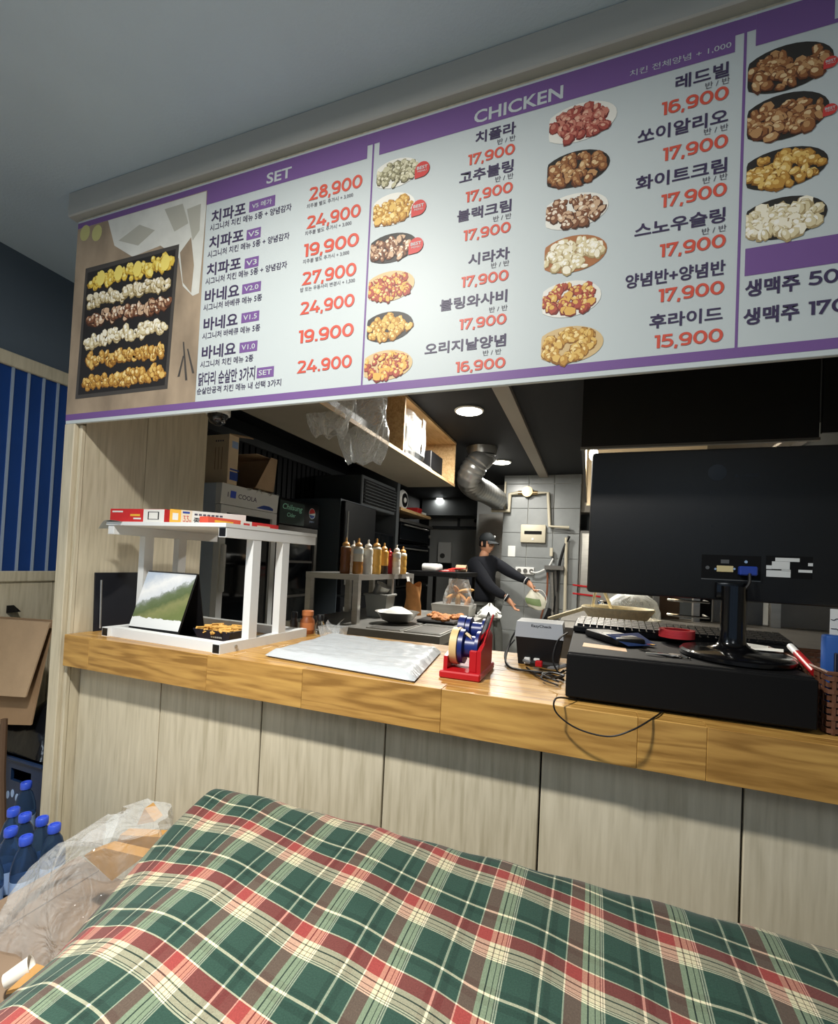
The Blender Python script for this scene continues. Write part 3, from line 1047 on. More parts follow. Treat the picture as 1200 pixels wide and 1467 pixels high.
def carton(name, label, a, b, depth, h, m, z):
    """carton whose front bottom edge runs a->b at height z; returns root, origin, ux, length"""
    a, b = Vector((a.x, a.y, z)), Vector((b.x, b.y, z))
    ux = (b-a).normalized()
    ny = Vector((-ux.y, ux.x, 0))
    t = thing(name, label, 'box', (a+b)/2)
    q = [a, b, b+ny*depth, a+ny*depth]
    MB().prism(q, (0, 0, h)).build('carton', m, t)
    return t, a, ux, (b-a).length
UZ = (0, 0, 1)
t, o, ux, ln = carton('wrap_box', 'red and white wrap box at the left end of the white rack', at(158, 737, Y=1.275), at(236, 739, Y=1.285), 0.06, 0.052, 'box_red', ZR)
patch(t, o, ux, UZ, ln*0.62, 0.001, ln*0.37, 0.05, 'box_white')
patch(t, o, ux, UZ, ln*0.70, 0.012, ln*0.2, 0.03, 'ink_black', nrm=0.0006)
patch(t, o, ux, UZ, ln*0.72, 0.0145, ln*0.16, 0.025, 'box_white', nrm=0.0008)
patch(t, o, ux, UZ, ln*0.38, 0.024, ln*0.18, 0.008, 'box_yellow', nrm=0.0006)
patch(t, o, ux, UZ, ln*0.44, 0.012, ln*0.14, 0.006, 'box_white', nrm=0.0006)
patch(t, o, ux, UZ, ln*0.04, 0.038, ln*0.2, 0.006, 'box_white', nrm=0.0006)
t, o, ux, ln = carton('foil_paper_box', 'yellow ended paper foil carton marked 33 on the white rack', at(243, 739, Y=1.30), at(352, 744, Y=1.50), 0.055, 0.055, 'box_white', ZR)
patch(t, o, ux, UZ, 0, 0.0, ln*0.14, 0.055, 'box_yellow')
patch(t, o, ux, UZ, ln*0.14, 0.0, ln*0.14, 0.055, 'box_cream')
print_on(t, o, ux, UZ, '3', ln*0.165, 0.010, ln*0.033, 0.024, 'ink_red', 0.01)
print_on(t, o, ux, UZ, '3', ln*0.205, 0.010, ln*0.033, 0.024, 'ink_red', 0.01)
print_on(t, o, ux, UZ, 'm', ln*0.245, 0.010, ln*0.022, 0.008, 'ink_red')
patch(t, o, ux, UZ, ln*0.16, 0.042, ln*0.09, 0.008, 'ink_blue', nrm=0.0006)
patch(t, o, ux, UZ, ln*0.035, 0.015, ln*0.07, 0.026, 'box_white', nrm=0.0006)
print_on(t, o, ux, UZ, '종이호일', ln*0.30, 0.008, ln*0.34, 0.022, 'ink_black', 0.02)
for k_ in range(7):
    patch(t, o, ux, UZ, ln*(0.31+0.055*k_), 0.038, ln*0.04, 0.007, 'print_grey', 'printed_mark', 0.0006)
t, o, ux, ln = carton('cling_film_box', 'thin orange and red film box on the right side of the white rack', at(298, 744, Y=1.275), at(399, 748, Y=1.62), 0.045, 0.026, 'box_orange', ZR)
patch(t, o, ux, UZ, ln*0.42, 0.0, ln*0.16, 0.026, 'box_white')
patch(t, o, ux, UZ, ln*0.58, 0.0, ln*0.42, 0.026, 'box_red')
patch(t, o, ux, UZ, ln*0.08, 0.007, ln*0.24, 0.009, 'box_yellow', nrm=0.0006)
patch(t, o, ux, UZ, ln*0.46, 0.006, ln*0.09, 0.012, 'ink_red', nrm=0.0006)
patch(t, o, ux, UZ, ln*0.66, 0.008, ln*0.2, 0.007, 'box_cream', nrm=0.0006)
film_mat('clear_film', 'e8eef0', 0.22)
mat('tape_amber', (110, 96, 70), 0.3)
t = MB()
t.lathe([(0.025, -0.012), (0.04, -0.012), (0.04, 0.012), (0.025, 0.012), (0.025, -0.012)], (0, 0, 0), 20)
o = at(345, 738, Y=1.66)
t.xf(Matrix.Translation((o.x, o.y, ZR+0.0125)))
tag(t.build('tape_roll', 'tape_amber', None, True), 'dull amber tape roll lying behind the paper foil carton', 'tape')

# desk calendar
mat('cal_black', (16, 16, 18), 0.5)
def cal_print():
    m = bpy.data.materials.new('calendar_print')
    m.use_nodes = True
    nt = m.node_tree
    L = nt.links.new
    b = nt.nodes['Principled BSDF']
    b.inputs['Roughness'].default_value = 0.35
    uv = nt.nodes.new('ShaderNodeUVMap')
    n = nt.nodes.new('ShaderNodeTexNoise')
    n.inputs['Scale'].default_value = 8
    n.inputs['Detail'].default_value = 12
    n.inputs['Roughness'].default_value = 0.65
    L(uv.outputs[0], n.inputs['Vector'])
    sp = nt.nodes.new('ShaderNodeSeparateXYZ')
    L(uv.outputs[0], sp.inputs[0])
    # height above the sloping ridge line
    a = nt.nodes.new('ShaderNodeMath'); a.operation = 'MULTIPLY_ADD'
    L(sp.outputs['X'], a.inputs[0]); a.inputs[1].default_value = -0.52; L(sp.outputs['Y'], a.inputs[2])
    c = nt.nodes.new('ShaderNodeMath'); c.operation = 'MULTIPLY_ADD'
    L(n.outputs['Fac'], c.inputs[0]); c.inputs[1].default_value = 0.3; L(a.outputs[0], c.inputs[2])
    r = nt.nodes.new('ShaderNodeValToRGB')
    e = r.color_ramp.elements
    e[0].position, e[0].color = 0.0, rgb('6f7a48')
    e[1].position, e[1].color = 1.0, rgb('b9c6d6')
    for p_, c_ in ((0.2, '87895a'), (0.33, '5d6b44'), (0.46, '6a7758'), (0.53, '8e968e'), (0.57, 'd8dde2'), (0.75, 'eef0f0')):
        e.new(p_).color = rgb(c_)
    L(c.outputs[0], r.inputs[0])
    # white footer
    f = nt.nodes.new('ShaderNodeMath'); f.operation = 'MULTIPLY_ADD'
    L(n.outputs['Fac'], f.inputs[0]); f.inputs[1].default_value = 0.12; L(sp.outputs['Y'], f.inputs[2])
    g = nt.nodes.new('ShaderNodeMath'); g.operation = 'LESS_THAN'
    L(f.outputs[0], g.inputs[0]); g.inputs[1].default_value = 0.235
    mx = nt.nodes.new('ShaderNodeMix'); mx.data_type = 'RGBA'
    L(g.outputs[0], mx.inputs[0]); L(r.outputs[0], mx.inputs[6]); mx.inputs[7].default_value = rgb('e4e6e4')
    L(mx.outputs[2], b.inputs['Base Color'])
    MATS['calendar_print'] = m
cal_print()
cl = thing('desk_calendar', 'desk calendar with a green mountain picture under the white rack', 'calendar', (-1.57, 1.36, ZC))
p0, p1 = at(187, 896, Y=1.325), at(259, 905, Y=1.325)
q0, q1 = at(203, 817, Y=1.385), at(275, 822, Y=1.385)
p0.z = p1.z = ZC+0.012
zt_ = (q0.z+q1.z)/2
ux = Vector((1, 0, 0))
lw = p1.x-p0.x
def quad_uv(name, pts, m, parent):
    me = bpy.data.meshes.new(name)
    me.from_pydata([tuple(q) for q in pts], [], [(0, 1, 2, 3)])
    ul = me.uv_layers.new(name='UVMap')
    for i, u in enumerate(((0, 0), (1, 0), (1, 1), (0, 1))):
        ul.data[i].uv = u
    me.materials.append(MATS[m])
    o = bpy.data.objects.new(name, me)
    COL.objects.link(o)
    o.parent = parent
    o.matrix_parent_inverse = parent.matrix_basis.inverted()
    return o
x0, x1 = -1.700, -1.700+lw
top_y, top_z = 1.385, zt_
sh = 0.02
MB().prism([(x0, 1.318, ZC), (x1, 1.318, ZC), (x1+sh, top_y, top_z), (x0+sh, top_y, top_z)], (0, 0.003, -0.0005)).build('front_card', 'cal_black', cl)
MB().prism([(x0, 1.455, ZC), (x1, 1.455, ZC), (x1+sh, top_y+0.002, top_z), (x0+sh, top_y+0.002, top_z)], (0, 0.003, 0)).build('back_card', 'cal_black', cl)
MB().box((x0, 1.32, ZC), (x1, 1.458, ZC+0.003)).build('base_card', 'cal_black', cl)
def onface(x, t):
    return (x+sh*t, 1.3165+(top_y-1.318)*t-0.0015, ZC+(top_z-ZC)*t)
quad_uv('picture_sheet', [onface(x0+0.003, 0.14), onface(x1-0.003, 0.14), onface(x1-0.003, 0.985), onface(x0+0.003, 0.985)], 'calendar_print', cl)
for i in range(26):
    xx = x0+sh+0.008+i*(lw-0.016)/25
    MB().tube([(xx, top_y+0.001+0.005*math.cos(a), top_z-0.003+0.006*math.sin(a)) for a in [k*0.785 for k in range(8)]], 0.0006, 4, closed=True).build('binding_ring', 'chrome', cl)
# dark folders leaning on the jamb
f = MB().prism([(-1.862, 1.30, ZC), (-1.862, 1.50, ZC), (-1.873, 1.50, 1.15), (-1.873, 1.30, 1.15)], (0.006, 0, 0))
fo = tag(f.build('menu_folder', 'navy_black'), 'nearer dark navy folder leaning against the jamb behind the calendar', 'folder')
MB().tube([(-1.857, 1.325, ZC+0.01), (-1.866, 1.325, 1.12)], 0.004, 6).build('gloss_line', 'steel', fo)  # thin bright rod added to imitate the gloss along the folder edge
f = MB().prism([(-1.856, 1.51, ZC), (-1.856, 1.80, ZC), (-1.872, 1.80, 1.135), (-1.872, 1.51, 1.14)], (0.008, 0, 0))
tag(f.build('menu_folder', 'navy_black'), 'farther and wider dark navy folder against the jamb', 'folder')

# paper tray of chips
mat('tray_navy', (22, 28, 48), 0.55)
mat('chip', (214, 168, 88), 0.7, noise=0.2, nscale=60)
ft = thing('snack_tray', 'navy paper tray of golden chips beside the desk calendar', 'tray', (-1.34, 1.42, ZC))
a0, a1 = -1.415, -1.235
cy0, cy1 = 1.37, 1.50
b = MB()
zb_, zt2 = ZC+0.001, ZC+0.045
bi = [(a0+0.02, cy0+0.015), (a1-0.02, cy0+0.015), (a1-0.02, cy1-0.015), (a0+0.02, cy1-0.015)]
to = [(a0, cy0), (a1, cy0), (a1, cy1), (a0, cy1)]
b.add([(x, y, zb_) for x, y in bi]+[(x, y, zt2) for x, y in to], [(0, 1, 2, 3)]+[(i, (i+1) % 4, 4+(i+1) % 4, 4+i) for i in range(4)])
tr_o = b.build('tray', 'tray_navy', ft)
tr_o.modifiers.new('thick', 'SOLIDIFY').thickness = 0.002
for k_ in range(6):
    patch(ft, (a0+0.02, cy0+0.015, zb_), (1, 0, 0), (0, -0.32, 0.947), 0.065+0.009*k_, 0.018, 0.006, 0.007, 'print_white', 'printed_mark', 0.002)
b = MB()
r5 = random.Random(5)
for i in range(60):
    c = Vector((r5.uniform(a0+0.02, a1-0.02), r5.uniform(cy0+0.015, cy1-0.015), ZC+0.035+r5.uniform(0, 0.02)))
    M = Matrix.Translation(c) @ Matrix.Rotation(r5.uniform(0, 6), 4, 'Z') @ Matrix.Rotation(r5.uniform(-0.7, 0.7), 4, 'X')
    bb = MB().box((-0.022, -0.007, -0.002), (0.022, 0.007, 0.002))
    b.add([M @ Vector(v) for v in bb.v], bb.f)
o = b.build('chips', 'chip', ft)
o['kind'] = 'stuff'
# jars on the counter behind the rack
mat('sauce_brown', (150, 84, 44), 0.35)
mat('label_orange', (196, 120, 70), 0.5)
mat('pepper', (60, 52, 46), 0.3)
def jar(name, label, x, y, r_, h_, body, cap, caph, group=None):
    t = thing(name, label, 'jar', (x, y, ZC), 0, group, local=True)
    MB().lathe([(r_*0.9, 0), (r_, 0.004), (r_, h_*0.72), (r_*0.75, h_*0.86), (r_*0.72, h_)], n=16).build('body', body, t, True)
    MB().lathe([(r_*0.80, h_), (r_*0.80, h_+caph*0.9), (r_*0.7, h_+caph)], n=16).build('lid', cap, t, True)
    return t
t = jar('sauce_jar', 'brown sauce jar with amber lid on the counter behind the rack', -1.165, 1.765, 0.032, 0.08, 'sauce_brown', 'label_orange', 0.022)
MB().lathe([(0.0324, 0.018), (0.0324, 0.05)], n=16).build('label_band', 'label_orange', t, True)
jar('pepper_shaker', 'small clear shaker with black lid right of the brown sauce jar', -1.115, 1.79, 0.02, 0.06, 'glass', 'black_plastic', 0.025)
jar('pepper_shaker', 'small dark shaker seen behind the right post of the white rack', -1.235, 1.765, 0.018, 0.065, 'pepper', 'black_plastic', 0.025)
# clear deli box
t = thing('deli_box', 'clear plastic deli box with a crumpled bag beside the brown jar', 'container', (-1.03, 1.77, ZC))
mat('clear_plastic', (235, 240, 240), 0.1, trans=0.9, ior=1.2)
b = MB()
b.add([(-1.075, 1.73, ZC+0.001), (-0.985, 1.73, ZC+0.001), (-0.985, 1.797, ZC+0.001), (-1.075, 1.797, ZC+0.001), (-1.083, 1.722, ZC+0.045), (-0.977, 1.722, ZC+0.045), (-0.977, 1.799, ZC+0.045), (-1.083, 1.799, ZC+0.045)],
      [(0, 1, 2, 3)]+[(i, (i+1) % 4, 4+(i+1) % 4, 4+i) for i in range(4)])
b.build('tub', 'clear_film', t)
b = MB().grid(lambda u, v: (-1.06+0.075*u+0.01*math.sin(7*v), 1.76+0.01*math.sin(9*u+4*v), ZC+0.005+0.085*v*(0.75+0.25*math.sin(3+4*u))), 8, 8)
b.build('crumpled_bag', 'clear_film', t, True)

# white plastic bags in a flat stack
mat('poly_white', (184, 189, 192), 0.3, bump=0.9, bscale=16, spec=0.6, stretch=(0.6, 1.6, 1))
mat('poly_side', (214, 204, 184), 0.5)
def wbag(u, v):
    a, b_, c, d = Vector((-1.0, 1.275, 0)), Vector((-0.445, 1.215, 0)), Vector((-0.51, 1.67, 0)), Vector((-1.02, 1.735, 0))
    p = a*(1-u)*(1-v)+b_*u*(1-v)+c*u*v+d*(1-u)*v
    e = min(u, 1-u, v, 1-v)
    h = 0.026*min(1, e*16+0.25) + 0.0022*math.sin(u*17+3*math.sin(v*9))*math.sin(v*13+u*4) + 0.0012*math.sin(u*60+v*41+3*math.sin(v*17))*min(1, e*10)
    if e < 1e-6:
        h = 0.006
    p.z = ZC+h
    return p
t = thing('plastic_bag_stack', 'flat stack of white plastic bags lying on the counter', 'bags', (-0.75, 1.47, ZC))
MB().grid(wbag, 44, 34).build('top_bag', 'poly_white', t, True)
MB().prism([(-0.99, 1.285, ZC), (-0.455, 1.225, ZC), (-0.52, 1.66, ZC), (-1.01, 1.725, ZC)], (0, 0, 0.012)).build('lower_bags', 'poly_side', t)

# red tape dispenser
td = thing('tape_dispenser', 'red bench tape dispenser with blue reels at the middle of the counter', 'tape dispenser', (-0.345, 1.42, ZC))
X0, X1 = -0.402, -0.286
MB().rbox((X0-0.004, 1.315, ZC), (X1+0.004, 1.53, ZC+0.022), 0.004, 1).build('base', 'red_plastic', td)
for xx in (X0, X1-0.012):
    MB().prism([(xx, 1.335, ZC+0.02), (xx, 1.50, ZC+0.02), (xx, 1.50, ZC+0.115), (xx, 1.46, ZC+0.135), (xx, 1.40, ZC+0.105), (xx, 1.335, ZC+0.085)] if xx > X0 else
               [(xx, 1.345, ZC+0.02), (xx, 1.50, ZC+0.02), (xx, 1.50, ZC+0.09), (xx, 1.42, ZC+0.075), (xx, 1.345, ZC+0.06)], (0.012, 0, 0)).build('side_plate', 'red_plastic', td)
MB().rbox((X1-0.036, 1.338, ZC+0.02), (X1-0.012, 1.352, ZC+0.085), 0.003, 1).build('front_post', 'red_plastic', td)
mat('reel_blue', (24, 40, 104), 0.35)
mat('tape_cream', (214, 184, 130), 0.5)
for (cy, cz, rad) in ((1.40, ZC+0.085, 0.056), (1.475, ZC+0.125, 0.046)):
    rl = MB().lathe([(0.012, 0), (rad*0.93, 0), (rad*0.93, 0.014), (rad*0.6, 0.016), (rad*0.6, 0.05), (rad*0.9, 0.052), (rad*0.9, 0.062), (0.012, 0.062)], (X0+0.038, cy, cz), 24, 'X').build('reel', 'reel_blue', td, True)
    MB().lathe([(rad*0.75, 0.0), (rad, 0.0), (rad, 0.022), (rad*0.75, 0.022)], (X0+0.014, cy, cz), 28, 'X').build('tape', 'tape_cream' if cy < 1.45 else 'reel_blue', rl, True)
MB().bar((X1-0.02, 1.375, ZC+0.088), (X1-0.008, 1.47, ZC+0.185), 0.018, 0.003, (1, 0, 0.2)).build('cutter_blade', 'chrome', td)
MB().bar((X1-0.005, 1.375, ZC+0.085), (X1+0.006, 1.47, ZC+0.18), 0.01, 0.003, (1, 0, 0.2)).build('cutter_guard', 'red_plastic', td)
MB().bar((X0+0.03, 1.40, ZC+0.142), (X1-0.02, 1.385, ZC+0.10), 0.02, 0.001).build('tape_tail', 'tape_cream', td)

# card payment terminal
te = thing('card_terminal', 'black card terminal with silver top standing behind the cable tangle', 'terminal', (-0.155, 1.70, ZC))
mat('silver_plastic', (176, 178, 180), 0.3, 0.3)
def frustum(x0, y0, x1, y1, z0, X0_, Y0_, X1_, Y1_, z1):
    b = MB()
    b.add([(x0, y0, z0), (x1, y0, z0), (x1, y1, z0), (x0, y1, z0), (X0_, Y0_, z1), (X1_, Y0_, z1), (X1_, Y1_, z1), (X0_, Y1_, z1)],
          [(3, 2, 1, 0), (4, 5, 6, 7)]+[(i, (i+1) % 4, 4+(i+1) % 4, 4+i) for i in range(4)])
    return b
frustum(-0.222, 1.655, -0.088, 1.775, ZC, -0.232, 1.645, -0.076, 1.78, ZC+0.096).build('body', 'black_plastic', te)
frustum(-0.236, 1.642, -0.072, 1.785, ZC+0.096, -0.232, 1.652, -0.078, 1.78, ZC+0.148).build('top_cover', 'silver_plastic', te)
print_on(te, (-0.236, 1.642, ZC+0.096), (1, 0, 0), (0, 0.19, 0.98), 'EasyCheck', 0.055, 0.034, 0.068, 0.012, 'ink_black', 0.015, 0.001)
for xx in (-0.20, -0.168):
    MB().rbox((xx, 1.64, ZC+0.004), (xx+0.02, 1.656, ZC+0.026), 0.002, 1).build('plug', 'white_plastic', te)

# cables behind and in front of the cash drawer
mat('cable_black', (14, 14, 15), 0.5)
mat('cable_grey', (110, 112, 114), 0.5)
def curve(pts, n=8):
    P_ = [Vector(p) for p in pts]
    out = []
    for i in range(len(P_)-1):
        a, b, c, d = P_[max(i-1, 0)], P_[i], P_[i+1], P_[min(i+2, len(P_)-1)]
        for k in range(n):
            t = k/n
            out.append(0.5*((2*b)+(c-a)*t+(2*a-5*b+4*c-d)*t*t+(3*b-a-3*c+d)*t**3))
    out.append(P_[-1])
    return out
ca = thing('cable_tangle', 'tangle of black cables between the terminal and the cash drawer', 'cables', (-0.12, 1.5, ZC))
z = ZC+0.007
for pts, rad, mm in (
        ([(-0.245, 1.76, z+0.10), (-0.262, 1.70, z+0.05), (-0.25, 1.58, z), (-0.17, 1.52, z), (-0.10, 1.50, z), (-0.06, 1.46, z)], 0.0035, 'cable_black'),
        ([(-0.25, 1.74, z+0.06), (-0.27, 1.66, z+0.02), (-0.23, 1.54, z), (-0.15, 1.50, z+0.006), (-0.08, 1.52, z+0.004), (-0.06, 1.6, z)], 0.003, 'cable_black'),
        ([(-0.20, 1.63, z+0.01), (-0.15, 1.60, z+0.008), (-0.10, 1.56, z+0.01), (-0.055, 1.53, z+0.03)], 0.006, 'cable_grey'),
        ([(-0.06, 1.62, z+0.12), (-0.085, 1.56, z+0.10), (-0.095, 1.5, z+0.05), (-0.075, 1.46, z+0.02), (-0.06, 1.45, z+0.03)], 0.003, 'cable_black'),
        ([(-0.18, 1.55, z+0.004), (-0.13, 1.45, z+0.003), (-0.08, 1.42, z+0.01), (-0.06, 1.47, z+0.01), (-0.10, 1.48, z+0.012), (-0.12, 1.43, z+0.014), (-0.07, 1.40, z+0.006)], 0.003, 'cable_black'),
        ([(-0.07, 1.38, z), (-0.12, 1.40, z+0.01), (-0.10, 1.46, z+0.016), (-0.06, 1.42, z+0.02), (-0.09, 1.38, z+0.018), (-0.06, 1.37, z+0.03)], 0.0025, 'cable_black'),
        ([(-0.17, 1.59, z+0.012), (-0.12, 1.575, z+0.014), (-0.08, 1.57, z+0.014)], 0.011, 'cable_black')):
    MB().tube(curve(pts), rad, 6).build('cable', mm, ca, True)
MB().rbox((-0.155, 1.565, z+0.006), (-0.132, 1.585, z+0.026), 0.003, 1).build('red_tag', 'red_plastic', ca)
l0 = [at(812, 996, Y=1.19), at(797, 1000, Y=1.17), at(796, 1020, Y=1.165), at(825, 1043, Y=1.16), at(870, 1055, Y=1.155), at(905, 1046, Y=1.16), at(935, 1028, Y=1.2)]
l0[0] = Vector((l0[0].x+0.02, 1.262, ZC+0.004))
l0[1].z = max(l0[1].z, ZC+0.004)
l0[-1] = Vector((l0[-1].x, 1.20, ZC+0.003))
l0.append(Vector((l0[-1].x+0.03, 1.27, ZC+0.004)))
tag(MB().tube(curve(l0), 0.0022, 6).build('cable_loop', 'cable_black', None, True), 'thin black cable looping down over the front edge of the counter', 'cable')

# ------------------------------------------------------------------ cash drawer, monitor and the things on them
ZD = 1.038
dr = thing('cash_drawer', 'wide black metal cash drawer on the right part of the counter', 'cash drawer', (0.22, 1.5, ZC))
MB().rbox((-0.044, 1.268, ZC+0.006), (0.478, 1.79, ZD), 0.004, 2).build('body', 'black_matte', dr)
MB().rbox((-0.046, 1.258, ZC+0.010), (0.480, 1.268, ZD-0.004), 0.003, 1).build('drawer_front', 'black_matte', dr)
for x in (-0.01, 0.44):
    for y in (1.30, 1.75):
        MB().lathe([(0.012, 0), (0.012, 0.007)], (x, y, ZC), 10).build('foot', 'black_plastic', dr)
mo = thing('monitor', 'large black monitor seen from behind on top of the cash drawer', 'monitor', (0.37, 1.5, ZD))
MX0, MX1, MZ0, MZ1, MY = -0.004, 0.735, 1.185, 1.613, 1.50
mat('monitor_black', (15, 17, 19), 0.5, bump=0.05, bscale=400)
MB().rbox((MX0, MY, MZ0), (MX1, MY+0.028, MZ1), 0.010, 2).build('back_shell', 'monitor_black', mo, True)
MB().box((MX0+0.012, MY+0.0275, MZ0+0.014), (MX1-0.012, MY+0.0290, MZ1-0.012)).build('screen', 'black_gloss', mo)
# socket recess, sticker block, logo, mounting holes
c = lambda x, y, d=0.0: Vector((at(x, y, Y=MY).x, MY-d, at(x, y, Y=MY).z))
a, b_ = c(1004, 829), c(1090, 797)
rc = MB().box((a.x, MY-0.0008, a.z), (b_.x, MY+0.004, b_.z)).build('socket_panel', 'black_matte', mo)
MB().box((a.x, MY-0.0012, a.z-0.001), (b_.x, MY-0.0004, a.z+0.0015)).build('panel_edge', 'steel_dark', rc)
a, b_ = c(1026, 819), c(1050, 811)
mat('dvi_cream', (206, 190, 140), 0.4)
dv = MB().rbox((a.x, MY-0.004, a.z), (b_.x, MY, b_.z), 0.001, 1).build('dvi_socket', 'dvi_cream', rc)
for px in (1024, 1051):
    q = c(px, 815)
    MB().lathe([(0.003, 0), (0.003, 0.004)], (q.x, MY-0.004, q.z), 8, 'Y').build('screw', 'chrome', rc)
a, b_ = c(1032, 807), c(1044, 802)
MB().box((a.x, MY-0.0014, a.z), (b_.x, MY-0.0006, b_.z)).build('hdmi_socket', 'steel_dark', rc)
q = c(1068, 805)
MB().lathe([(0.0025, 0), (0.004, 0), (0.004, 0.002), (0.0025, 0.002)], (q.x, MY-0.002, q.z), 12, 'Y').build('audio_socket', 'chrome', rc)
q = c(1013, 813)
MB().lathe([(0.005, 0), (0.005, 0.002)], (q.x, MY-0.002, q.z), 12, 'Y').build('dc_socket', 'steel_dark', rc)
mat('vga_blue', (36, 62, 150), 0.4)
a, b_ = c(1056, 824), c(1082, 812)
vg = MB().rbox((a.x, MY-0.022, a.z), (b_.x, MY, b_.z), 0.003, 1).build('vga_plug', 'vga_blue', mo)
q = c(1070, 822, 0.02)
MB().tube(curve([q, q+Vector((-0.005, -0.012, -0.03)), c(1052, 850, 0.035), c(1035, 868, 0.03), c(1033, 880, 0.0)]), 0.0042, 7).build('cable', 'cable_black', vg, True)
mat('label_white', (214, 216, 214), 0.5)
a, b_ = c(1096, 827), c(1164, 798)
st = MB().box((a.x, MY-0.0006, a.z), (b_.x, MY, b_.z)).build('sticker', 'black_matte', mo)
for (xa, ya, xb, yb) in ((1110, 804, 1145, 800), (1105, 815, 1131, 805), (1097, 815, 1105, 810), (1119, 818, 1132, 816.5), (1097, 826, 1132, 818), (1143, 820, 1163, 817), (1157, 811, 1164, 807)):
    a, b_ = c(xa, ya), c(xb, yb)
    MB().box((a.x, MY-0.0010, a.z), (b_.x, MY-0.0005, b_.z)).build('label', 'label_white', st)
mat('emboss_black', (8, 8, 9), 0.3)
q = c(1027, 677)
MB().lathe([(0.020, 0), (0.023, 0), (0.023, 0.001), (0.020, 0.001)], (q.x, MY-0.0010, q.z), 24, 'Y').build('logo_ring', 'emboss_black', mo)
lettering('LG', (c(1052, 684).x, MY-0.0008, c(1052, 684).z), EX, EZ, 0.056, 0.010, 'emboss_black', mo, 0.03)
for (px, py) in ((1019, 705), (1079, 705), (1019, 754), (1079, 757)):
    q = c(px, py)
    MB().lathe([(0.0035, 0), (0.0035, 0.0006)], (q.x, MY-0.0006, q.z), 8, 'Y').build('mount_hole', 'emboss_black', mo)
a, b_ = c(1026, 851), c(1062, 835)
MB().rbox((a.x-0.005, MY-0.02, a.z-0.01), (b_.x+0.01, MY+0.005, b_.z), 0.004, 2).build('neck_bracket', 'black_gloss', mo, True)
MB().lathe([(0.062, 0), (0.040, 0.008), (0.032, 0.02), (0.030, 0.05), (0.030, 0.17)], (0.372, 1.478, ZD+0.018), 24, sy=0.8).build('neck', 'black_gloss', mo, True)
MB().lathe([(0.150, 0), (0.155, 0.004), (0.155, 0.013), (0.148, 0.018), (0.0, 0.018)], (0.368, 1.44, ZD), 48, sx=0.82, sy=0.98).build('base', 'black_gloss', mo, True)
# keyboard behind the monitor
kb = thing('keyboard', 'black keyboard tilted up at the back of the cash drawer', 'keyboard', (0.28, 1.74, ZD))
M = Matrix.Translation((0.27, 1.735, ZD+0.030)) @ Matrix.Rotation(math.radians(-3), 4, 'Z') @ Matrix.Rotation(math.radians(6), 4, 'X')
MB().rbox((-0.31, -0.075, -0.022), (0.31, 0.075, 0.0), 0.004, 1).xf(M).build('case', 'black_plastic', kb)
km = None
for j in range(5):
    for i in range(28):
        x = -0.298+i*0.0215
        yk = -0.062+j*0.027
        MB().box((x, yk, 0), (x+0.018, yk+0.022, 0.007)).xf(M).build('key', 'black_plastic', kb)
for x in (-0.28, 0.28):
    MB().box((x-0.01, 0.05, -0.042), (x+0.01, 0.06, -0.02)).xf(M).build('foot', 'black_plastic', kb)
# card reader with a bank card on it
cr = thing('card_reader', 'black card reader lying on the left of the cash drawer top', 'card reader', (0.07, 1.6, ZD))
M = Matrix.Translation((0.075, 1.545, ZD)) @ Matrix.Rotation(math.radians(-62), 4, 'Z')
MB().rbox((-0.09, -0.045, 0.0), (0.10, 0.045, 0.024), 0.008, 2).xf(M).build('body', 'black_plastic', cr, True)
MB().rbox((-0.005, -0.034, 0.0235), (0.075, 0.034, 0.0255), 0.001, 1).xf(M).build('screen', 'steel_dark', cr)
mat('card_blue', (44, 62, 104), 0.3)
bc = thing('bank_card', 'dark blue bank card lying on the card reader', 'card', (0.13, 1.5, ZD))
pts = [at(868, 909, Z=ZD+0.030), at(914, 907, Z=ZD+0.028), at(940, 925, Z=ZD+0.005), at(900, 926, Z=ZD+0.005)]
MB().prism(pts, (0, 0, 0.001)).build('card', 'card_blue', bc)
cc_ = sum(pts, Vector())/4+Vector((0, 0, 0.0012))
fx_ = (pts[1]-pts[0])
fy_ = (pts[2]-pts[1])
MB().add([cc_-fx_*0.45-fy_*0.46, cc_+fx_*0.45-fy_*0.46, cc_+fx_*0.45-fy_*0.24, cc_-fx_*0.45-fy_*0.24], [(0, 1, 2, 3)]).build('stripe', 'steel', bc)
q = cc_+fx_*0.25+fy_*0.40
for dx, mm in ((0, 'ink_red'), (0.012, 'box_yellow')):
    MB().lathe([(0.007, 0), (0.007, 0.0004)], q+Vector((dx, 0, 0)), 12).build('logo_disc', mm, bc)
mat('sticker_tan', (206, 168, 128), 0.6)
pts = [at(834, 922, Z=ZD+0.001), at(898, 931, Z=ZD+0.001), at(897, 934.5, Z=ZD+0.001), at(834, 927, Z=ZD+0.001)]
pts = [at(834, 926, Z=ZD), at(898, 934, Z=ZD), at(896, 929, Z=ZD), at(836, 921, Z=ZD)]
t = tag(MB().prism(pts, (0, 0, 0.0008)).build('price_sticker', 'sticker_tan'), 'tan paper sticker stuck on the cash drawer edge', 'sticker')
k0 = thing('key_bunch', 'bunch of metal keys lying in front of the card reader', 'keys', (0.2, 1.4, ZD))
p_, q_ = at(917, 930, Z=ZD+0.003), at(965, 941, Z=ZD+0.003)
MB().bar(p_, q_, 0.012, 0.003).build('key_blade', 'chrome', k0)
MB().bar(at(925, 935, Z=ZD+0.006), at(958, 938, Z=ZD+0.006), 0.008, 0.002).build('key_blade', 'steel', k0)
cq = at(966, 939, Z=ZD+0.004)
MB().lathe([(0.006, 0), (0.014, 0), (0.014, 0.003), (0.006, 0.003)], cq, 14).build('key_bow', 'steel', k0)
cq = at(981, 943, Z=ZD+0.002)
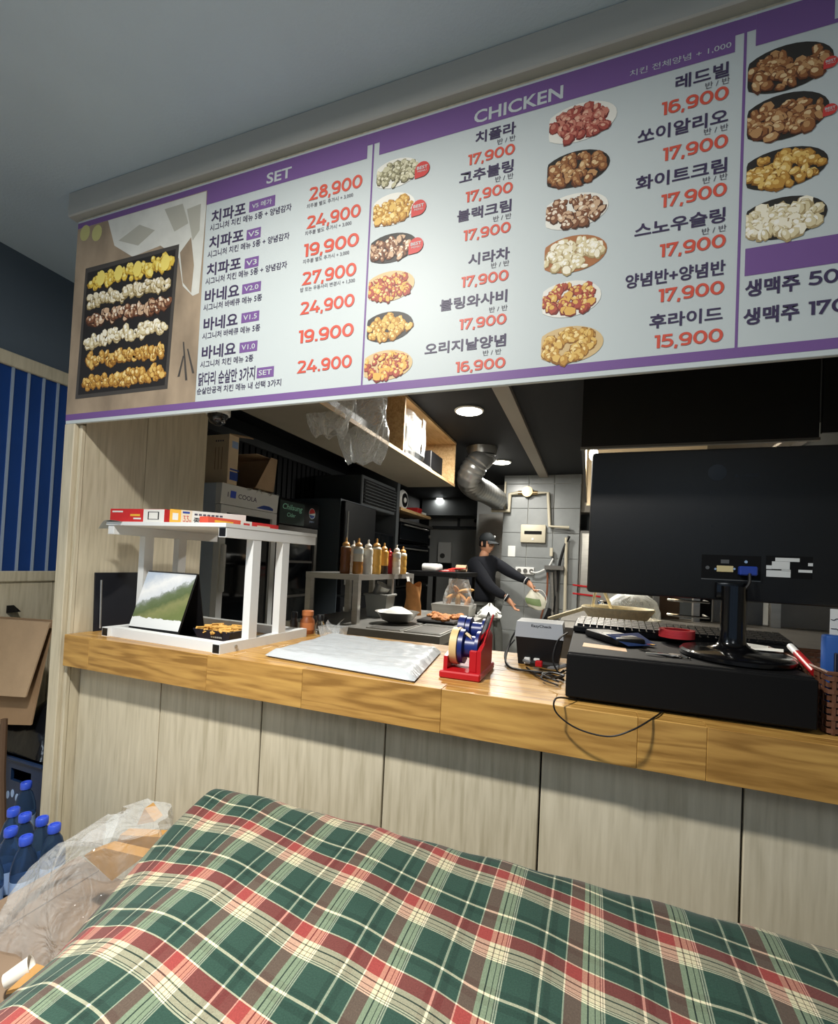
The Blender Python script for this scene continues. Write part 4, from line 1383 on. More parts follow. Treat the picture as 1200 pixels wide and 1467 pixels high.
MB().tube([cq+Vector((0.012*math.cos(a*0.524), 0.012*math.sin(a*0.524), 0.001)) for a in range(12)], 0.0014, 6, closed=True).build('key_ring', 'chrome', k0, True)
mat('red_clear', (204, 60, 66), 0.25, trans=0.15)
rt = thing('red_tape_rolls', 'stack of small red tape rings beside the monitor foot', 'tape', (0.31, 1.7, ZD))
cq = at(981, 920, Z=ZD)
cq = Vector((0.262, 1.63, ZD))
for k in range(3):
    MB().lathe([(0.036, 0), (0.050, 0), (0.050, 0.008), (0.036, 0.008), (0.036, 0)], cq+Vector((0, 0, 0.0185+k*0.0082)), 28).build('tape_ring', 'red_clear', rt, True)
mat('paper', (228, 228, 222), 0.7)
for k, (xa, ya, xb, yb) in enumerate(((1065, 922, 1100, 928), (1075, 928, 1122, 933))):
    pts = [at(xa, ya+3, Z=ZD+0.020), at(xb, yb+2, Z=ZD+0.020), at(xb, yb-2, Z=ZD+0.020), at(xa, ya-1, Z=ZD+0.020)]
    pts = [Vector((p.x, min(p.y, 1.77), ZD+0.020+k*0.001)) for p in pts]
    tag(MB().prism(pts, (0, 0, 0.0008)).build('receipt', 'paper'), ('white receipt slip lying behind the monitor neck', 'longer white receipt slip right of the monitor neck')[k], 'paper')

# woven brown basket with pens
mat('wicker', (104, 66, 46), 0.6, noise=0.1, nscale=30)
mat('wicker_dark', (62, 38, 28), 0.7)
bk = thing('wicker_basket', 'brown woven plastic basket right of the cash drawer', 'basket', (0.65, 1.47, ZC))
BX0, BX1, BY0, BY1, BH = 0.502, 0.81, 1.275, 1.66, 0.135
def bring(z, off, nst, ph):
    pts = []
    per = [(BX0, BY0), (BX1, BY0), (BX1, BY1), (BX0, BY1)]
    n_ = 60
    sides = []
    for s_ in range(4):
        (xa, ya), (xb, yb) = per[s_], per[(s_+1) % 4]
        ln_ = math.hypot(xb-xa, yb-ya)
        nn = max(4, int(ln_/0.010))
        nx_, ny_ = (yb-ya)/ln_, -(xb-xa)/ln_
        for i in range(nn):
            t = i/nn
            wv = off*math.sin(math.pi*(t*ln_/0.022)+ph)
            edge = min(1, t*ln_/0.012, (1-t)*ln_/0.012)
            pts.append((xa+(xb-xa)*t+nx_*wv*edge, ya+(yb-ya)*t+ny_*wv*edge, z))
    return pts
for k in range(9):
    path = bring(ZC+0.010+k*0.0142, 0.0028, 14, k*math.pi)
    b = MB()
    n_ = len(path)
    vs = []
    for p in path:
        vs += [(p[0], p[1], p[2]-0.005), (p[0], p[1], p[2]+0.005)]
    b.add(vs, [(2*i, 2*((i+1) % n_), 2*((i+1) % n_)+1, 2*i+1) for i in range(n_)])
    o = b.build('weave_strip', 'wicker', bk)
    o.modifiers.new('thick', 'SOLIDIFY').thickness = 0.002
b = MB()
for (xa, ya, xb, yb) in ((BX0, BY0, BX1, BY0), (BX1, BY0, BX1, BY1), (BX1, BY1, BX0, BY1), (BX0, BY1, BX0, BY0)):
    ln_ = math.hypot(xb-xa, yb-ya)
    for i in range(int(ln_/0.022)):
        t = (i+0.5)*0.022/ln_
        x, y = xa+(xb-xa)*t, ya+(yb-ya)*t
        MB().box((x-0.0035, y-0.0012, ZC+0.002), (x+0.0035, y+0.0012, ZC+BH)).xf(Matrix.Translation((x, y, 0)) @ Matrix.Rotation(0 if ya == yb else 1.5708, 4, 'Z') @ Matrix.Translation((-x, -y, 0))).build('stake', 'wicker', bk)
MB().tube([(BX0, BY0, ZC+BH), (BX1, BY0, ZC+BH), (BX1, BY1, ZC+BH), (BX0, BY1, ZC+BH)], 0.005, 6, closed=True).build('rim', 'wicker', bk)
MB().box((BX0+0.006, BY0+0.006, ZC+0.002), (BX1-0.006, BY1-0.006, ZC+0.006)).build('bottom', 'wicker_dark', bk)
MB().box((BX0+0.006, BY0+0.006, ZC+0.006), (BX1-0.006, BY0+0.008, ZC+BH-0.01)).build('inside_shade', 'wicker_dark', bk)  # dark sheet behind the front weave, imitating the shade inside the basket
mk = thing('red_marker', 'red and white marker pen leaning on the left edge of the basket', 'pen', (0.52, 1.45, ZC))
p_, q_ = at(1132, 926, Y=1.50), at(1162, 958, Y=1.36)
d = (q_-p_)
MB().tube([p_, p_+d*0.35], 0.0085, 10).build('white_barrel', 'white_plastic', mk, True)
MB().tube([p_+d*0.35, q_+d*0.15], 0.0095, 10).build('red_barrel', 'red_plastic', mk, True)
mat('pack_blue', (44, 88, 160), 0.35)
bp_ = thing('blue_pack', 'blue and navy plastic pack standing in the basket', 'pack', (0.62, 1.4, ZC))
p_ = at(1192, 960, Y=1.38)
MB().rbox((p_.x-0.018, 1.37, ZC+0.01), (p_.x+0.05, 1.40, ZC+0.21), 0.006, 2).build('pack', 'pack_blue', bp_, True)
MB().rbox((p_.x-0.002, 1.365, ZC+0.01), (p_.x+0.06, 1.371, ZC+0.17), 0.002, 1).build('label_band', 'tray_navy', bp_, True)
hn = thing('handwritten_note', 'white paper note with black handwriting standing in the basket', 'note', (0.68, 1.46, ZC))
p_, q_ = at(1187, 940, Y=1.46), at(1187, 872, Y=1.46)
MB().box((p_.x, 1.459, ZC+0.008), (p_.x+0.14, 1.46, q_.z)).build('paper', 'paper', hn)
r6 = random.Random(4)
for (px, py) in ((1190, 885), (1190, 903), (1192, 918)):
    a = at(px, py, Y=1.458)
    pts = [a+Vector((i*0.006, 0, r6.uniform(-0.007, 0.007))) for i in range(16)]
    MB().tube(curve([(p.x, 1.458, p.z) for p in pts], 3), 0.0009, 4).build('handwriting', 'ink_black', hn)

# ------------------------------------------------------------------ left of the counter: boxes, crate, water bottles, film bag
mat('bottle_clear', (70, 96, 130), 0.08, trans=0.75, ior=1.2)
mat('cap_blue', (54, 84, 200), 0.35)
mat('bottle_label', (150, 176, 214), 0.4)
BP = None
spots = [(-1.885, 1.075), (-1.812, 1.07), (-1.738, 1.08), (-1.658, 1.07), (-1.76, 1.00), (-1.668, 0.992), (-1.70, 0.915)]
names = ['leftmost water bottle in the back row beside the post', 'second water bottle from the left in the back row', 'third water bottle from the left in the back row', 'rightmost blue capped bottle of the back row, by the clear bag',
         'left blue capped bottle of the middle row', 'right blue capped bottle of the middle row', 'nearest blue capped water bottle at the lower left corner']
for i, (x, y) in enumerate(spots):
    if BP is None:
        BP = thing('water_bottle', names[0], 'bottle', (x, y, 0), 0, 'water bottles on the floor', local=True)
        MB().lathe([(0.030, 0), (0.036, 0.01), (0.036, 0.10), (0.034, 0.105), (0.036, 0.11), (0.036, 0.20), (0.034, 0.225), (0.024, 0.265), (0.014, 0.283), (0.014, 0.29)], n=20).build('body', 'bottle_clear', BP, True)
        MB().lathe([(0.0364, 0.115), (0.0364, 0.185)], n=20).build('label_band', 'bottle_label', BP, True)
        MB().lathe([(0.0175, 0.288), (0.0185, 0.291), (0.0185, 0.31), (0.016, 0.313), (0.012, 0.313), (0.011, 0.309), (0.0, 0.309)], n=20).build('cap', 'cap_blue', BP, True)
    else:
        dup(BP, (x, y, 0), rnd.uniform(0, 6), names[i])
dup(BP, (-2.055, 1.21, -0.0), 1.0, 'lone blue capped bottle standing in front of the blue crate')
mat('crate_blue', (20, 42, 74), 0.4)
cr_ = thing('drinks_crate', 'dark blue plastic drinks crate left of the post', 'crate', (-2.32, 1.42, 0))
CX0, CX1, CY0, CY1, CZ1 = -2.58, -2.06, 1.27, 1.62, 0.345
MB().box((CX0, CY0, 0.0), (CX1, CY1, 0.02)).build('bottom', 'crate_blue', cr_)
gap = 0.06
fr_ = MB()
fr_.box((CX0, CY0, 0.02), (CX1, CY0+0.012, 0.255))
fr_.box((CX0, CY0, 0.255), (-2.26, CY0+0.012, 0.305))
fr_.box((-2.13, CY0, 0.255), (CX1, CY0+0.012, 0.305))
fr_.box((CX0, CY0, 0.305), (CX1, CY0+0.012, CZ1))
fr_.build('side_panel', 'crate_blue', cr_)
MB().box((CX0, CY1-0.012, 0.02), (CX1, CY1, CZ1)).build('side_panel', 'crate_blue', cr_)
for x in (CX0, CX1-0.012):
    MB().box((x, CY0+0.012, 0.02), (x+0.012, CY1-0.012, CZ1)).build('side_panel', 'crate_blue', cr_)
MB().tube([(CX0-0.004, CY0-0.004, CZ1), (CX1+0.004, CY0-0.004, CZ1), (CX1+0.004, CY1+0.004, CZ1), (CX0-0.004, CY1+0.004, CZ1)], 0.008, 6, closed=True).build('rim', 'crate_blue', cr_)
for k in range(4):
    x = -2.27+k*0.03
    MB().lathe([(0.012, 0), (0.012, 0.002)], (x, CY0-0.002, 0.19+0.012*(k % 2)), 10, 'Y', sx=0.8, sy=1.4).build('printed_mark', 'bottle_label', cr_)
mat('bin_bag', (14, 16, 20), 0.18, bump=0.8, bscale=9)
b = MB().grid(lambda u, v: (-2.56+0.46*u, 1.29+0.30*v, 0.35+0.20*math.sin(math.pi*u)**0.5*math.sin(math.pi*v)**0.5*(0.85+0.15*math.sin(9*u+5*v))), 24, 16)
tag(b.build('bin_bag', 'bin_bag', None, True), 'shiny black bin bag lying on the drinks crate', 'bag')
def sheet(name, px, ys, th, m, label):
    pts = [at(x, y, Y=yy) for (x, y), yy in zip(px, ys)]
    o = MB().prism(pts, (0, th, 0.002)).build(name, m)
    tag(o, label, 'cardboard')
    return o
sheet('cardboard_sheet', ((-60, 883), (71, 892), (36, 999), (-60, 993)), (1.34, 1.34, 1.26, 1.26), 0.006, 'cardboard', 'front flattened cardboard sheet leaning beside the post')
sheet('cardboard_sheet', ((-60, 880), (76, 889), (44, 1039), (-60, 1036)), (1.375, 1.375, 1.28, 1.28), 0.006, 'cardboard_dark', 'rear flattened cardboard sheet, longer and darker, beside the post')
pk = at(0, 862, Y=1.40)
b = MB().prism([at(-70, 868, Y=1.40), at(-10, 850, Y=1.40), at(20, 877, Y=1.40), at(-10, 880, Y=1.40), at(-70, 884, Y=1.40)], (0, 0.03, 0))
tag(b.build('black_folded_cover', 'black_matte'), 'black folded cover resting on the cardboard sheets', 'cover')
b = MB().tube([at(6, 1030, Y=1.20), at(3, 1110, Y=1.20), Vector((at(0, 1300, Y=1.20).x, 1.2, 0.0))], 0.012, 8)
mat('wood_brown', (92, 70, 52), 0.6)
tag(b.build('broom_handle', 'wood_brown', None, True), 'brown broom handle standing left of the water bottles', 'broom')
# cardboard box in a clear film bag
mat('carton_grey', (132, 112, 92), 0.85, noise=0.06, nscale=12)
cb = thing('open_carton', 'open brown carton on the floor beside the plaid cloth', 'box', (-1.3, 0.95, 0))
MB().prism([(-1.50, 0.72, 0), (-1.04, 0.72, 0), (-1.04, 1.12, 0), (-1.50, 1.12, 0)], (0, 0, 0.17)).build('carton', 'carton_grey', cb)
for pts in ([(-1.50, 0.72, 0.17), (-1.50, 1.12, 0.17), (-1.57, 1.10, 0.21), (-1.57, 0.74, 0.21)], [(-1.04, 0.72, 0.17), (-1.04, 1.12, 0.17), (-0.99, 1.10, 0.24), (-0.99, 0.74, 0.24)],
            [(-1.50, 0.72, 0.17), (-1.04, 0.72, 0.17), (-1.06, 0.66, 0.10), (-1.48, 0.66, 0.10)]):
    MB().prism(pts, (0, 0, 0.004)).build('flap', 'carton_grey', cb)
mat('kraft_yellow', (168, 126, 68), 0.7, noise=0.1, nscale=20)
kp = [[(207, 1158), (221, 1177), (196, 1182)], [(172, 1196), (240, 1200), (232, 1226), (180, 1218), (166, 1210)], [(120, 1226), (150, 1215), (205, 1228), (160, 1262)]]
kl_ = ('small kraft paper corner poking out of the clear bag', 'wide folded kraft paper piece inside the clear bag', 'lower crumpled kraft paper piece inside the clear bag')
for i, q in enumerate(kp):
    pts = [at(x, y, Y=1.06-0.05*i) for (x, y) in q]
    tag(MB().prism(pts, (0, 0.03, 0.004)).build('kraft_paper', 'kraft_yellow'), kl_[i], 'paper')
mat('paper_cup', (226, 222, 212), 0.5)
q = at(25, 1395, Z=0.22)
M = Matrix.Translation(q) @ Matrix.Rotation(0.9, 4, 'Z') @ Matrix.Rotation(1.2, 4, 'Y')
t = MB().lathe([(0.016, -0.024), (0.022, 0.027), (0.024, 0.028), (0.021, 0.027), (0.0, -0.018)], n=20).xf(M)
tag(t.build('paper_cup', 'paper_cup', None, True), 'white paper cup lying on the carton at the lower left', 'cup')
for i, (x, y) in enumerate(((8, 1425),)):
    q = at(x, y, Z=0.21)
    tag(MB().prism([q, q+Vector((0.06, 0.02, 0.02)), q+Vector((0.07, 0.08, 0.0)), q+Vector((0.0, 0.06, 0.015))], (0.004, 0, 0.01)).build('kraft_paper', 'kraft_yellow'),
        'leftover kraft scrap below the paper cup at the lower left', 'paper')
film_mat('bag_film', 'e8ecec', 0.07)
def filmbag(u, v):
    th = 2*math.pi*u
    zz = 0.18+0.29*v
    rr_ = (1-0.35*v**2)*(1+0.09*math.sin(5*th+3*v)+0.05*math.sin(11*th+9*v))
    if v > 0.98:
        rr_ *= 0.2
    return (-1.30+0.25*rr_*math.cos(th), 0.96+0.17*rr_*math.sin(th)+0.05*v, zz-0.12*v*(math.cos(th) < 0)*abs(math.cos(th)))
tag(MB().grid(filmbag, 64, 20).build('clear_film_bag', 'bag_film', None, True), 'crumpled clear plastic bag over the open carton', 'bag')

# ------------------------------------------------------------------ kitchen: lamps
mat('lamp_rim', (190, 188, 180), 0.4)
lab = ('round ceiling downlight beside the hanging shelf', 'second round ceiling downlight, farther into the kitchen', 'small far ceiling light above the white wall')
for i, (x, y, z, r_) in enumerate(KL):
    t = thing('ceiling_downlight', lab[i], 'light', (x, y, z), 0, 'kitchen ceiling downlights')
    MB().lathe([(r_, 0), (r_*1.12, -0.004), (r_*1.12, -0.012), (r_, -0.016)], (x, y, z), 28).build('rim', 'lamp_rim', t, True)
    MB().lathe([(r_, -0.004), (r_*0.98, -0.018), (r_*0.7, -0.022), (0.0, -0.024)], (x, y, z), 28).build('diffuser', 'lamp_glow', t, True)
t = thing('ceiling_downlight', 'dining room ceiling downlight above the plaid cloth', 'light', (DINE_LAMP[0], DINE_LAMP[1], 2.65))
MB().lathe([(0.10, 0), (0.10, -0.03), (0.088, -0.03), (0.085, 0)], (DINE_LAMP[0], DINE_LAMP[1], 2.65), 28).build('rim', 'lamp_rim', t, True)
t = thing('added_fill_panel', 'long fill light panel added behind the viewer', 'light', (0.4, -1.7, 2.65))  # unseen housing made up for the added fill light
MB().box((0.1, -2.3, 2.625), (0.7, -1.1, 2.65)).build('panel', 'lamp_rim', t)
t = thing('added_fill_panel', 'fill light panel added over the left aisle', 'light', (-2.1, -0.9, 2.65))  # unseen housing made up for the bluish side fill
MB().box((-2.35, -1.35, 2.625), (-1.85, -0.45, 2.65)).build('panel', 'lamp_rim', t)

# ------------------------------------------------------------------ fridges along the left wall
XF = -2.41
mat('fridge_side', (176, 188, 202), 0.45)
mat('fridge_white', (214, 216, 214), 0.35)
mat('fridge_black', (15, 17, 21), 0.35)
mat('fridge_inside', (52, 50, 46), 0.7)
mat('cider_green', (30, 52, 48), 0.4)
mat('mint', (150, 216, 190), 0.5)
UY = (0, 1, 0)
f1 = thing('display_fridge', 'white display fridge with a lettered header behind the rack', 'fridge', (-2.7, 2.83, 0))
MB().box((-3.02, 2.515, 0.05), (-2.46, 3.135, 1.745)).build('cabinet', 'fridge_side', f1)
MB().box((-2.46, 2.515, 0.05), (-2.43, 3.135, 0.20)).build('plinth', 'fridge_white', f1)
hd = MB().prism([(-2.46, 2.515, 1.60), (-2.415, 2.515, 1.60), (-2.405, 2.515, 1.745), (-2.46, 2.515, 1.745)], (0, 0.62, 0)).build('header', 'fridge_white', f1)
fr = MB()
for (a, b) in (((XF-0.05, 2.520, 0.21), (XF, 2.575, 1.595)), ((XF-0.05, 3.075, 0.21), (XF, 3.13, 1.595)), ((XF-0.05, 2.575, 0.21), (XF, 3.075, 0.27)), ((XF-0.05, 2.575, 1.545), (XF, 3.075, 1.595))):
    fr.box(a, b)
do = fr.build('door', 'fridge_white', f1)
MB().box((XF-0.03, 2.575, 0.27), (XF-0.02, 3.075, 1.545)).build('pane', 'dark_glass', do)
MB().rbox((XF, 2.53, 0.98), (XF+0.035, 2.56, 1.32), 0.012, 2).build('handle', 'fridge_white', do, True)
ho = (-2.4108, 2.515, 1.655)
lettering('I', (ho[0], 2.575, 1.655), UY, (0.07, 0, 1), 0.008, 0.035, 'print_ink', hd, 0.0)
patch(hd, (ho[0], 2.60, 1.652), UY, (0.07, 0, 1), 0, 0, 0.055, 0.05, 'cap_blue', 'heart_mark', 0.001)
lettering('COOLA', (ho[0]+0.0005, 2.68, 1.655), UY, (0.07, 0, 1), 0.2, 0.035, 'print_ink', hd, 0.01)
b = MB()
pts = [(2.88+0.2*i/10, 1.612+0.034*math.sin(3.14*i/12)) for i in range(11)]
b.add([(-2.412, y, z) for y, z in pts]+[(-2.412, 3.08, 1.612)], [list(range(12))])
b.build('swoosh', 'ink_blue', hd, flip=False)
MB().grid(lambda u, v: (-2.40-0.1*v+0.006*math.sin(20*u), 2.75+0.40*u, 1.748+0.014*abs(math.sin(23*u+5*v))-0.03*(1-v)*(0.6+0.4*math.sin(31*u))), 30, 5).build('torn_wrapper', 'paper', f1, True)
f2 = thing('display_fridge', 'black drinks fridge with a cider and cola header', 'fridge', (-2.7, 3.45, 0))
MB().rbox((-3.02, 3.15, 0.05), (-2.46, 3.75, 1.745), 0.02, 2).build('cabinet', 'fridge_black', f2, True)
hd = MB().rbox((-2.47, 3.15, 1.52), (-2.405, 3.75, 1.745), 0.015, 2).build('header', 'fridge_black', f2, True)
patch(hd, (-2.405, 3.155, 1.53), UY, UZ, 0, 0, 0.35, 0.19, 'cider_green', 'printed_panel', 0.001)
lettering('Chilsung', (-2.402, 3.18, 1.635), UY, UZ, 0.28, 0.062, 'mint', hd, 0.01, italic=0.25)
lettering('Cider', (-2.402, 3.25, 1.59), UY, UZ, 0.12, 0.035, 'mint', hd, 0.01, italic=0.25)
for (sy0, mm) in ((0.0, 'print_white'),):
    MB().lathe([(0.05, 0), (0.05, 0.002)], (-2.4045, 3.625, 1.655), 24, 'X').build('logo_disc', 'print_white', hd)
def segment(a0, a1, m_, r_=0.045):
    pts = [(-2.4015, 3.625+r_*math.cos(math.radians(a)), 1.655+r_*math.sin(math.radians(a))) for a in range(a0, a1+1, 10)]
    MB().add(pts, [list(range(len(pts)))]).build('logo_segment', m_, hd, flip=False)
segment(10, 190, 'ink_red')
segment(200, 340, 'ink_blue')
lettering('pepsi', (-2.402, 3.59, 1.568), UY, UZ, 0.07, 0.022, 'bottle_label', hd, 0.0)
fr = MB()
for (a, b) in (((XF-0.05, 3.16, 0.21), (XF, 3.20, 1.515)), ((XF-0.05, 3.70, 0.21), (XF, 3.74, 1.515)), ((XF-0.05, 3.20, 0.21), (XF, 3.70, 0.26)), ((XF-0.05, 3.20, 1.45), (XF, 3.70, 1.515))):
    fr.box(a, b)
do = fr.build('door', 'steel_dark', f2)
MB().box((XF-0.03, 3.20, 0.26), (XF-0.02, 3.70, 1.45)).build('pane', 'dark_glass', do)
for z in (0.6, 0.9, 1.2):
    MB().box((XF-0.019, 3.21, z), (XF-0.012, 3.69, z+0.02)).build('wire_shelf', 'steel_dark', do)
# cartons on the white fridge
c1 = thing('tall_carton', 'tall cream carton with blue print on top of the white fridge', 'box', (-2.55, 2.7, 1.745))
x0, x1 = -2.66, at(325, 690, Y=2.56).x
zt_ = at(325, 622, Y=2.56).z
y1_ = at(339, 690, X=x1).y
mat('carton_cream', (212, 192, 160), 0.7, noise=0.05, nscale=12)
MB().box((x0, 2.56, 1.747), (x1, y1_, zt_)).build('carton', 'carton_cream', c1)
MB().prism([(x1, 2.56, zt_), (x1, y1_, zt_), (x1+0.13, y1_, zt_-0.02), (x1+0.13, 2.6, zt_-0.02)], (0, 0, 0.006)).build('flap', 'cardboard', c1)
patch(c1, (x1, 2.56, 1.747), UY, UZ, 0.02, 0.03, 0.08, 0.06, 'ink_blue', nrm=0.001)
patch(c1, (x1, 2.56, 1.747), UY, UZ, 0.02, 0.10, 0.09, 0.012, 'ink_blue', nrm=0.001)
patch(c1, (x1, 2.56, 1.747), UY, UZ, 0.03, 0.26, 0.06, 0.05, 'bottle_label', nrm=0.001)
for k in range(4):
    patch(c1, (x1-0.12, 2.56, 1.747), (1, 0, 0), UZ, 0.0+0.02*k, zt_-1.747-0.05, 0.012, 0.012, 'print_grey', 'printed_mark', 0.001)
for k in range(3):
    patch(c1, (x1-0.12, 2.56, 1.747), (1, 0, 0), UZ, 0.0+0.03*k, 0.1, 0.006, 0.16, 'cardboard_dark', 'printed_mark', 0.001)
c2 = thing('open_box', 'empty brown box lying on its side on the white fridge', 'box', (-2.6, 3.0, 1.745))
bx0, bx1, by0, by1, bz0, bz1 = -2.85, -2.42, 2.86, 3.08, 1.765, 2.03
MB().box((bx0, by1-0.005, bz0), (bx1, by1, bz1)).build('panel', 'cardboard', c2)
MB().box((bx0, by0, bz0), (bx1, by1-0.005, bz0+0.005)).build('panel', 'cardboard', c2)
MB().box((bx0, by0, bz1-0.005), (bx1, by1-0.005, bz1)).build('panel', 'cardboard', c2)
MB().box((bx0, by0, bz0+0.005), (bx0+0.005, by1-0.005, bz1-0.005)).build('panel', 'cardboard', c2)
MB().prism([(bx1, by0+0.0, bz0), (bx1, by1, bz0), (bx1+0.02, by1, bz1), (bx1+0.02, by0+0.14, bz1)], (0.005, 0, 0)).build('flap', 'cardboard', c2)

# ------------------------------------------------------------------ dark units along the left wall
u1 = thing('upright_freezer', 'tall grey upright freezer beyond the drinks fridges', 'freezer', (-2.65, 4.3, 0))
xg = at(490, 800, Y=4.0).x
zg = at(480, 714, Y=4.0).z
mat('freezer_grey', (72, 80, 86), 0.45)
MB().box((-3.05, 4.0, 0.05), (xg-0.05, 4.72, zg)).build('cabinet', 'freezer_grey', u1)
for (z0, z1) in ((0.1, 0.88), (0.9, zg-0.02)):
    d = MB().rbox((xg-0.05, 4.01, z0), (xg, 4.71, z1), 0.006, 1).build('door', 'fridge_black', u1)
    MB().tube([(xg+0.02, 4.04, z0+0.1), (xg+0.02, 4.04, z1-0.1)], 0.009, 8).build('handle', 'steel', d, True)
u2 = thing('black_glass_cabinet', 'black glass fronted cabinet behind the sauce bottles', 'cabinet', (-2.7, 5.2, 0))
MB().box((-3.05, 4.76, 0.05), (-2.44, 5.55, 1.60)).build('body', 'fridge_black', u2)
for (a, b) in ((4.77, 5.15), (5.17, 5.54)):
    for (z0, z1) in ((0.1, 0.86), (0.9, 1.58)):
        d = MB().rbox((-2.44, a, z0), (-2.41, b, z1), 0.004, 1).build('door', 'dark_glass', u2)
        MB().box((-2.41, a+0.02, (z0+z1)/2-0.1), (-2.395, a+0.035, (z0+z1)/2+0.1)).build('handle', 'steel_dark', d)
u3 = thing('air_conditioner', 'grey wall air unit with dark louvres above the glass cabinet', 'air conditioner', (-2.7, 5.1, 1.86))
MB().rbox((-3.05, 4.62, 1.86), (-2.43, 5.6, 2.22), 0.01, 1).build('housing', 'kitchen_grey', u3)
MB().box((-2.43, 4.67, 1.90), (-2.425, 5.55, 2.18)).build('grille', 'black_matte', u3)
for k in range(7):
    z = 1.91+k*0.038
    MB().prism([(-2.425, 4.67, z), (-2.402, 4.67, z+0.008), (-2.402, 4.67, z+0.016), (-2.425, 4.67, z+0.012)], (0, 0.88, 0)).build('louvre', 'kitchen_grey', u3)
struct(MB().box((-3.1, 5.57, 0), (-2.40, 5.66, 2.5)).build('wall_pier', 'kitchen_grey'))
ov = thing('oven_stack', 'stack of two black ovens on the left wall', 'oven', (-2.7, 6.3, 0))
MB().box((-3.05, 5.7, 0.0), (-2.45, 7.1, 0.88)).build('stand', 'fridge_black', ov)
for (z0, z1) in ((0.90, 1.50), (1.53, 1.82)):
    bdy = MB().rbox((-3.05, 5.7, z0), (-2.44, 7.1, z1), 0.012, 1).build('oven_body', 'fridge_black', ov)
    d = MB().rbox((-2.44, 5.74, z0+0.03), (-2.40, 6.9, z1-0.03), 0.006, 1).build('door', 'dark_glass', ov)
    MB().tube([(-2.37, 5.8, z1-0.06), (-2.37, 6.8, z1-0.06)], 0.01, 8).build('handle', 'steel', d, True)
    for yk in (6.96, 7.03):
        MB().lathe([(0.022, 0), (0.022, 0.03)], (-2.44, yk, (z0+z1)/2), 12, 'X').build('knob', 'steel', bdy, True)
MB().box((-2.43, 5.7, 1.80), (-2.40, 7.1, 1.84)).build('trim_strip', 'steel_dark', ov)
ws = thing('wall_shelf', 'pale wooden shelf board above the ovens', 'shelf', (-2.6, 6.3, 1.95))
MB().box((-3.1, 5.67, 1.945), (-2.38, 6.9, 1.985)).build('board', 'ply', ws)
for y in (5.8, 6.7):
    MB().prism([(-3.1, y, 1.945), (-2.6, y, 1.945), (-3.1, y, 1.88)], (0, 0.02, 0)).build('bracket', 'steel_dark', ws)
t = thing('round_fan', 'white and black round fan standing on the wooden shelf', 'fan', (-2.5, 6.0, 1.985))
MB().lathe([(0.06, 0), (0.13, 0.0), (0.15, 0.03), (0.13, 0.06), (0.06, 0.06)], (-2.55, 6.05, 2.13), 24, 'X').build('ring', 'white_plastic', t, True)
MB().lathe([(0.10, 0), (0.10, 0.01)], (-2.492, 6.05, 2.13), 20, 'X').build('face', 'black_plastic', t)
MB().lathe([(0.04, 0), (0.03, 0.012)], (-2.482, 6.05, 2.13), 16, 'X').build('hub', 'white_plastic', t)
for i, (y, z, mm) in enumerate(((6.40, 1.986, 'box_red'), (6.42, 2.03, 'box_red'), (6.62, 1.986, 'box_white'))):
    tag(MB().rbox((-2.62, y, z), (-2.42, y+0.18, z+0.042), 0.004, 1).build('small_carton', mm),
        ('lower flat red carton on the wooden shelf', 'upper flat red carton on the wooden shelf', 'flat white carton at the far end of the wooden shelf')[i], 'box')
tag(MB().box((-2.72, 6.2, 1.986), (-2.66, 6.38, 2.22)).build('cream_panel_box', 'box_cream'), 'upright cream box behind the round fan on the shelf', 'box')
# water heater on the far wall
wh = thing('wall_heater', 'white wall heater box on the far white wall', 'heater', (-2.65, 8.8, 1.3))
a, b = at(626, 806, Y=8.78), at(646, 777, Y=8.78)
MB().rbox((a.x, 8.78, a.z), (b.x, 8.9, b.z), 0.01, 1).build('housing', 'white_plastic', wh)
MB().lathe([(0.05, 0), (0.05, 0.02)], ((a.x+b.x)/2-0.03, 8.76, a.z+0.14), 16, 'Y').build('dial', 'steel_dark', wh)
MB().box((a.x+0.02, 8.775, a.z-0.10), (b.x, 8.9, a.z)).build('valve_cover', 'black_plastic', wh)
pp = thing('wall_pipes', 'dark pipes running along the top of the far white wall', 'pipes', (-2.2, 8.8, 1.95))
MB().tube([(-3.0, 8.82, 1.98), (-1.3, 8.82, 1.98)], 0.03, 8).build('pipe', 'kitchen_grey', pp, True)
MB().tube([(-2.45, 8.82, 2.17), (-2.45, 8.82, 1.98)], 0.025, 8).build('pipe', 'kitchen_grey', pp, True)
MB().tube(curve([(-2.1, 8.7, 2.12), (-2.0, 8.68, 2.08), (-1.9, 8.66, 2.0)]), 0.035, 8).build('pipe', 'black_plastic', pp, True)
tag(MB().box((-1.62, 6.99, 0.9), (-1.14, 7.004, 2.05)).build('steel_sheet', 'steel'), 'bluish steel sheet on the wall behind the cook', 'panel')
struct(MB().box((-1.66, 7.012, 0), (-1.13, 7.05, 2.5)).build('wall_stub', 'kitchen_white_wall'))

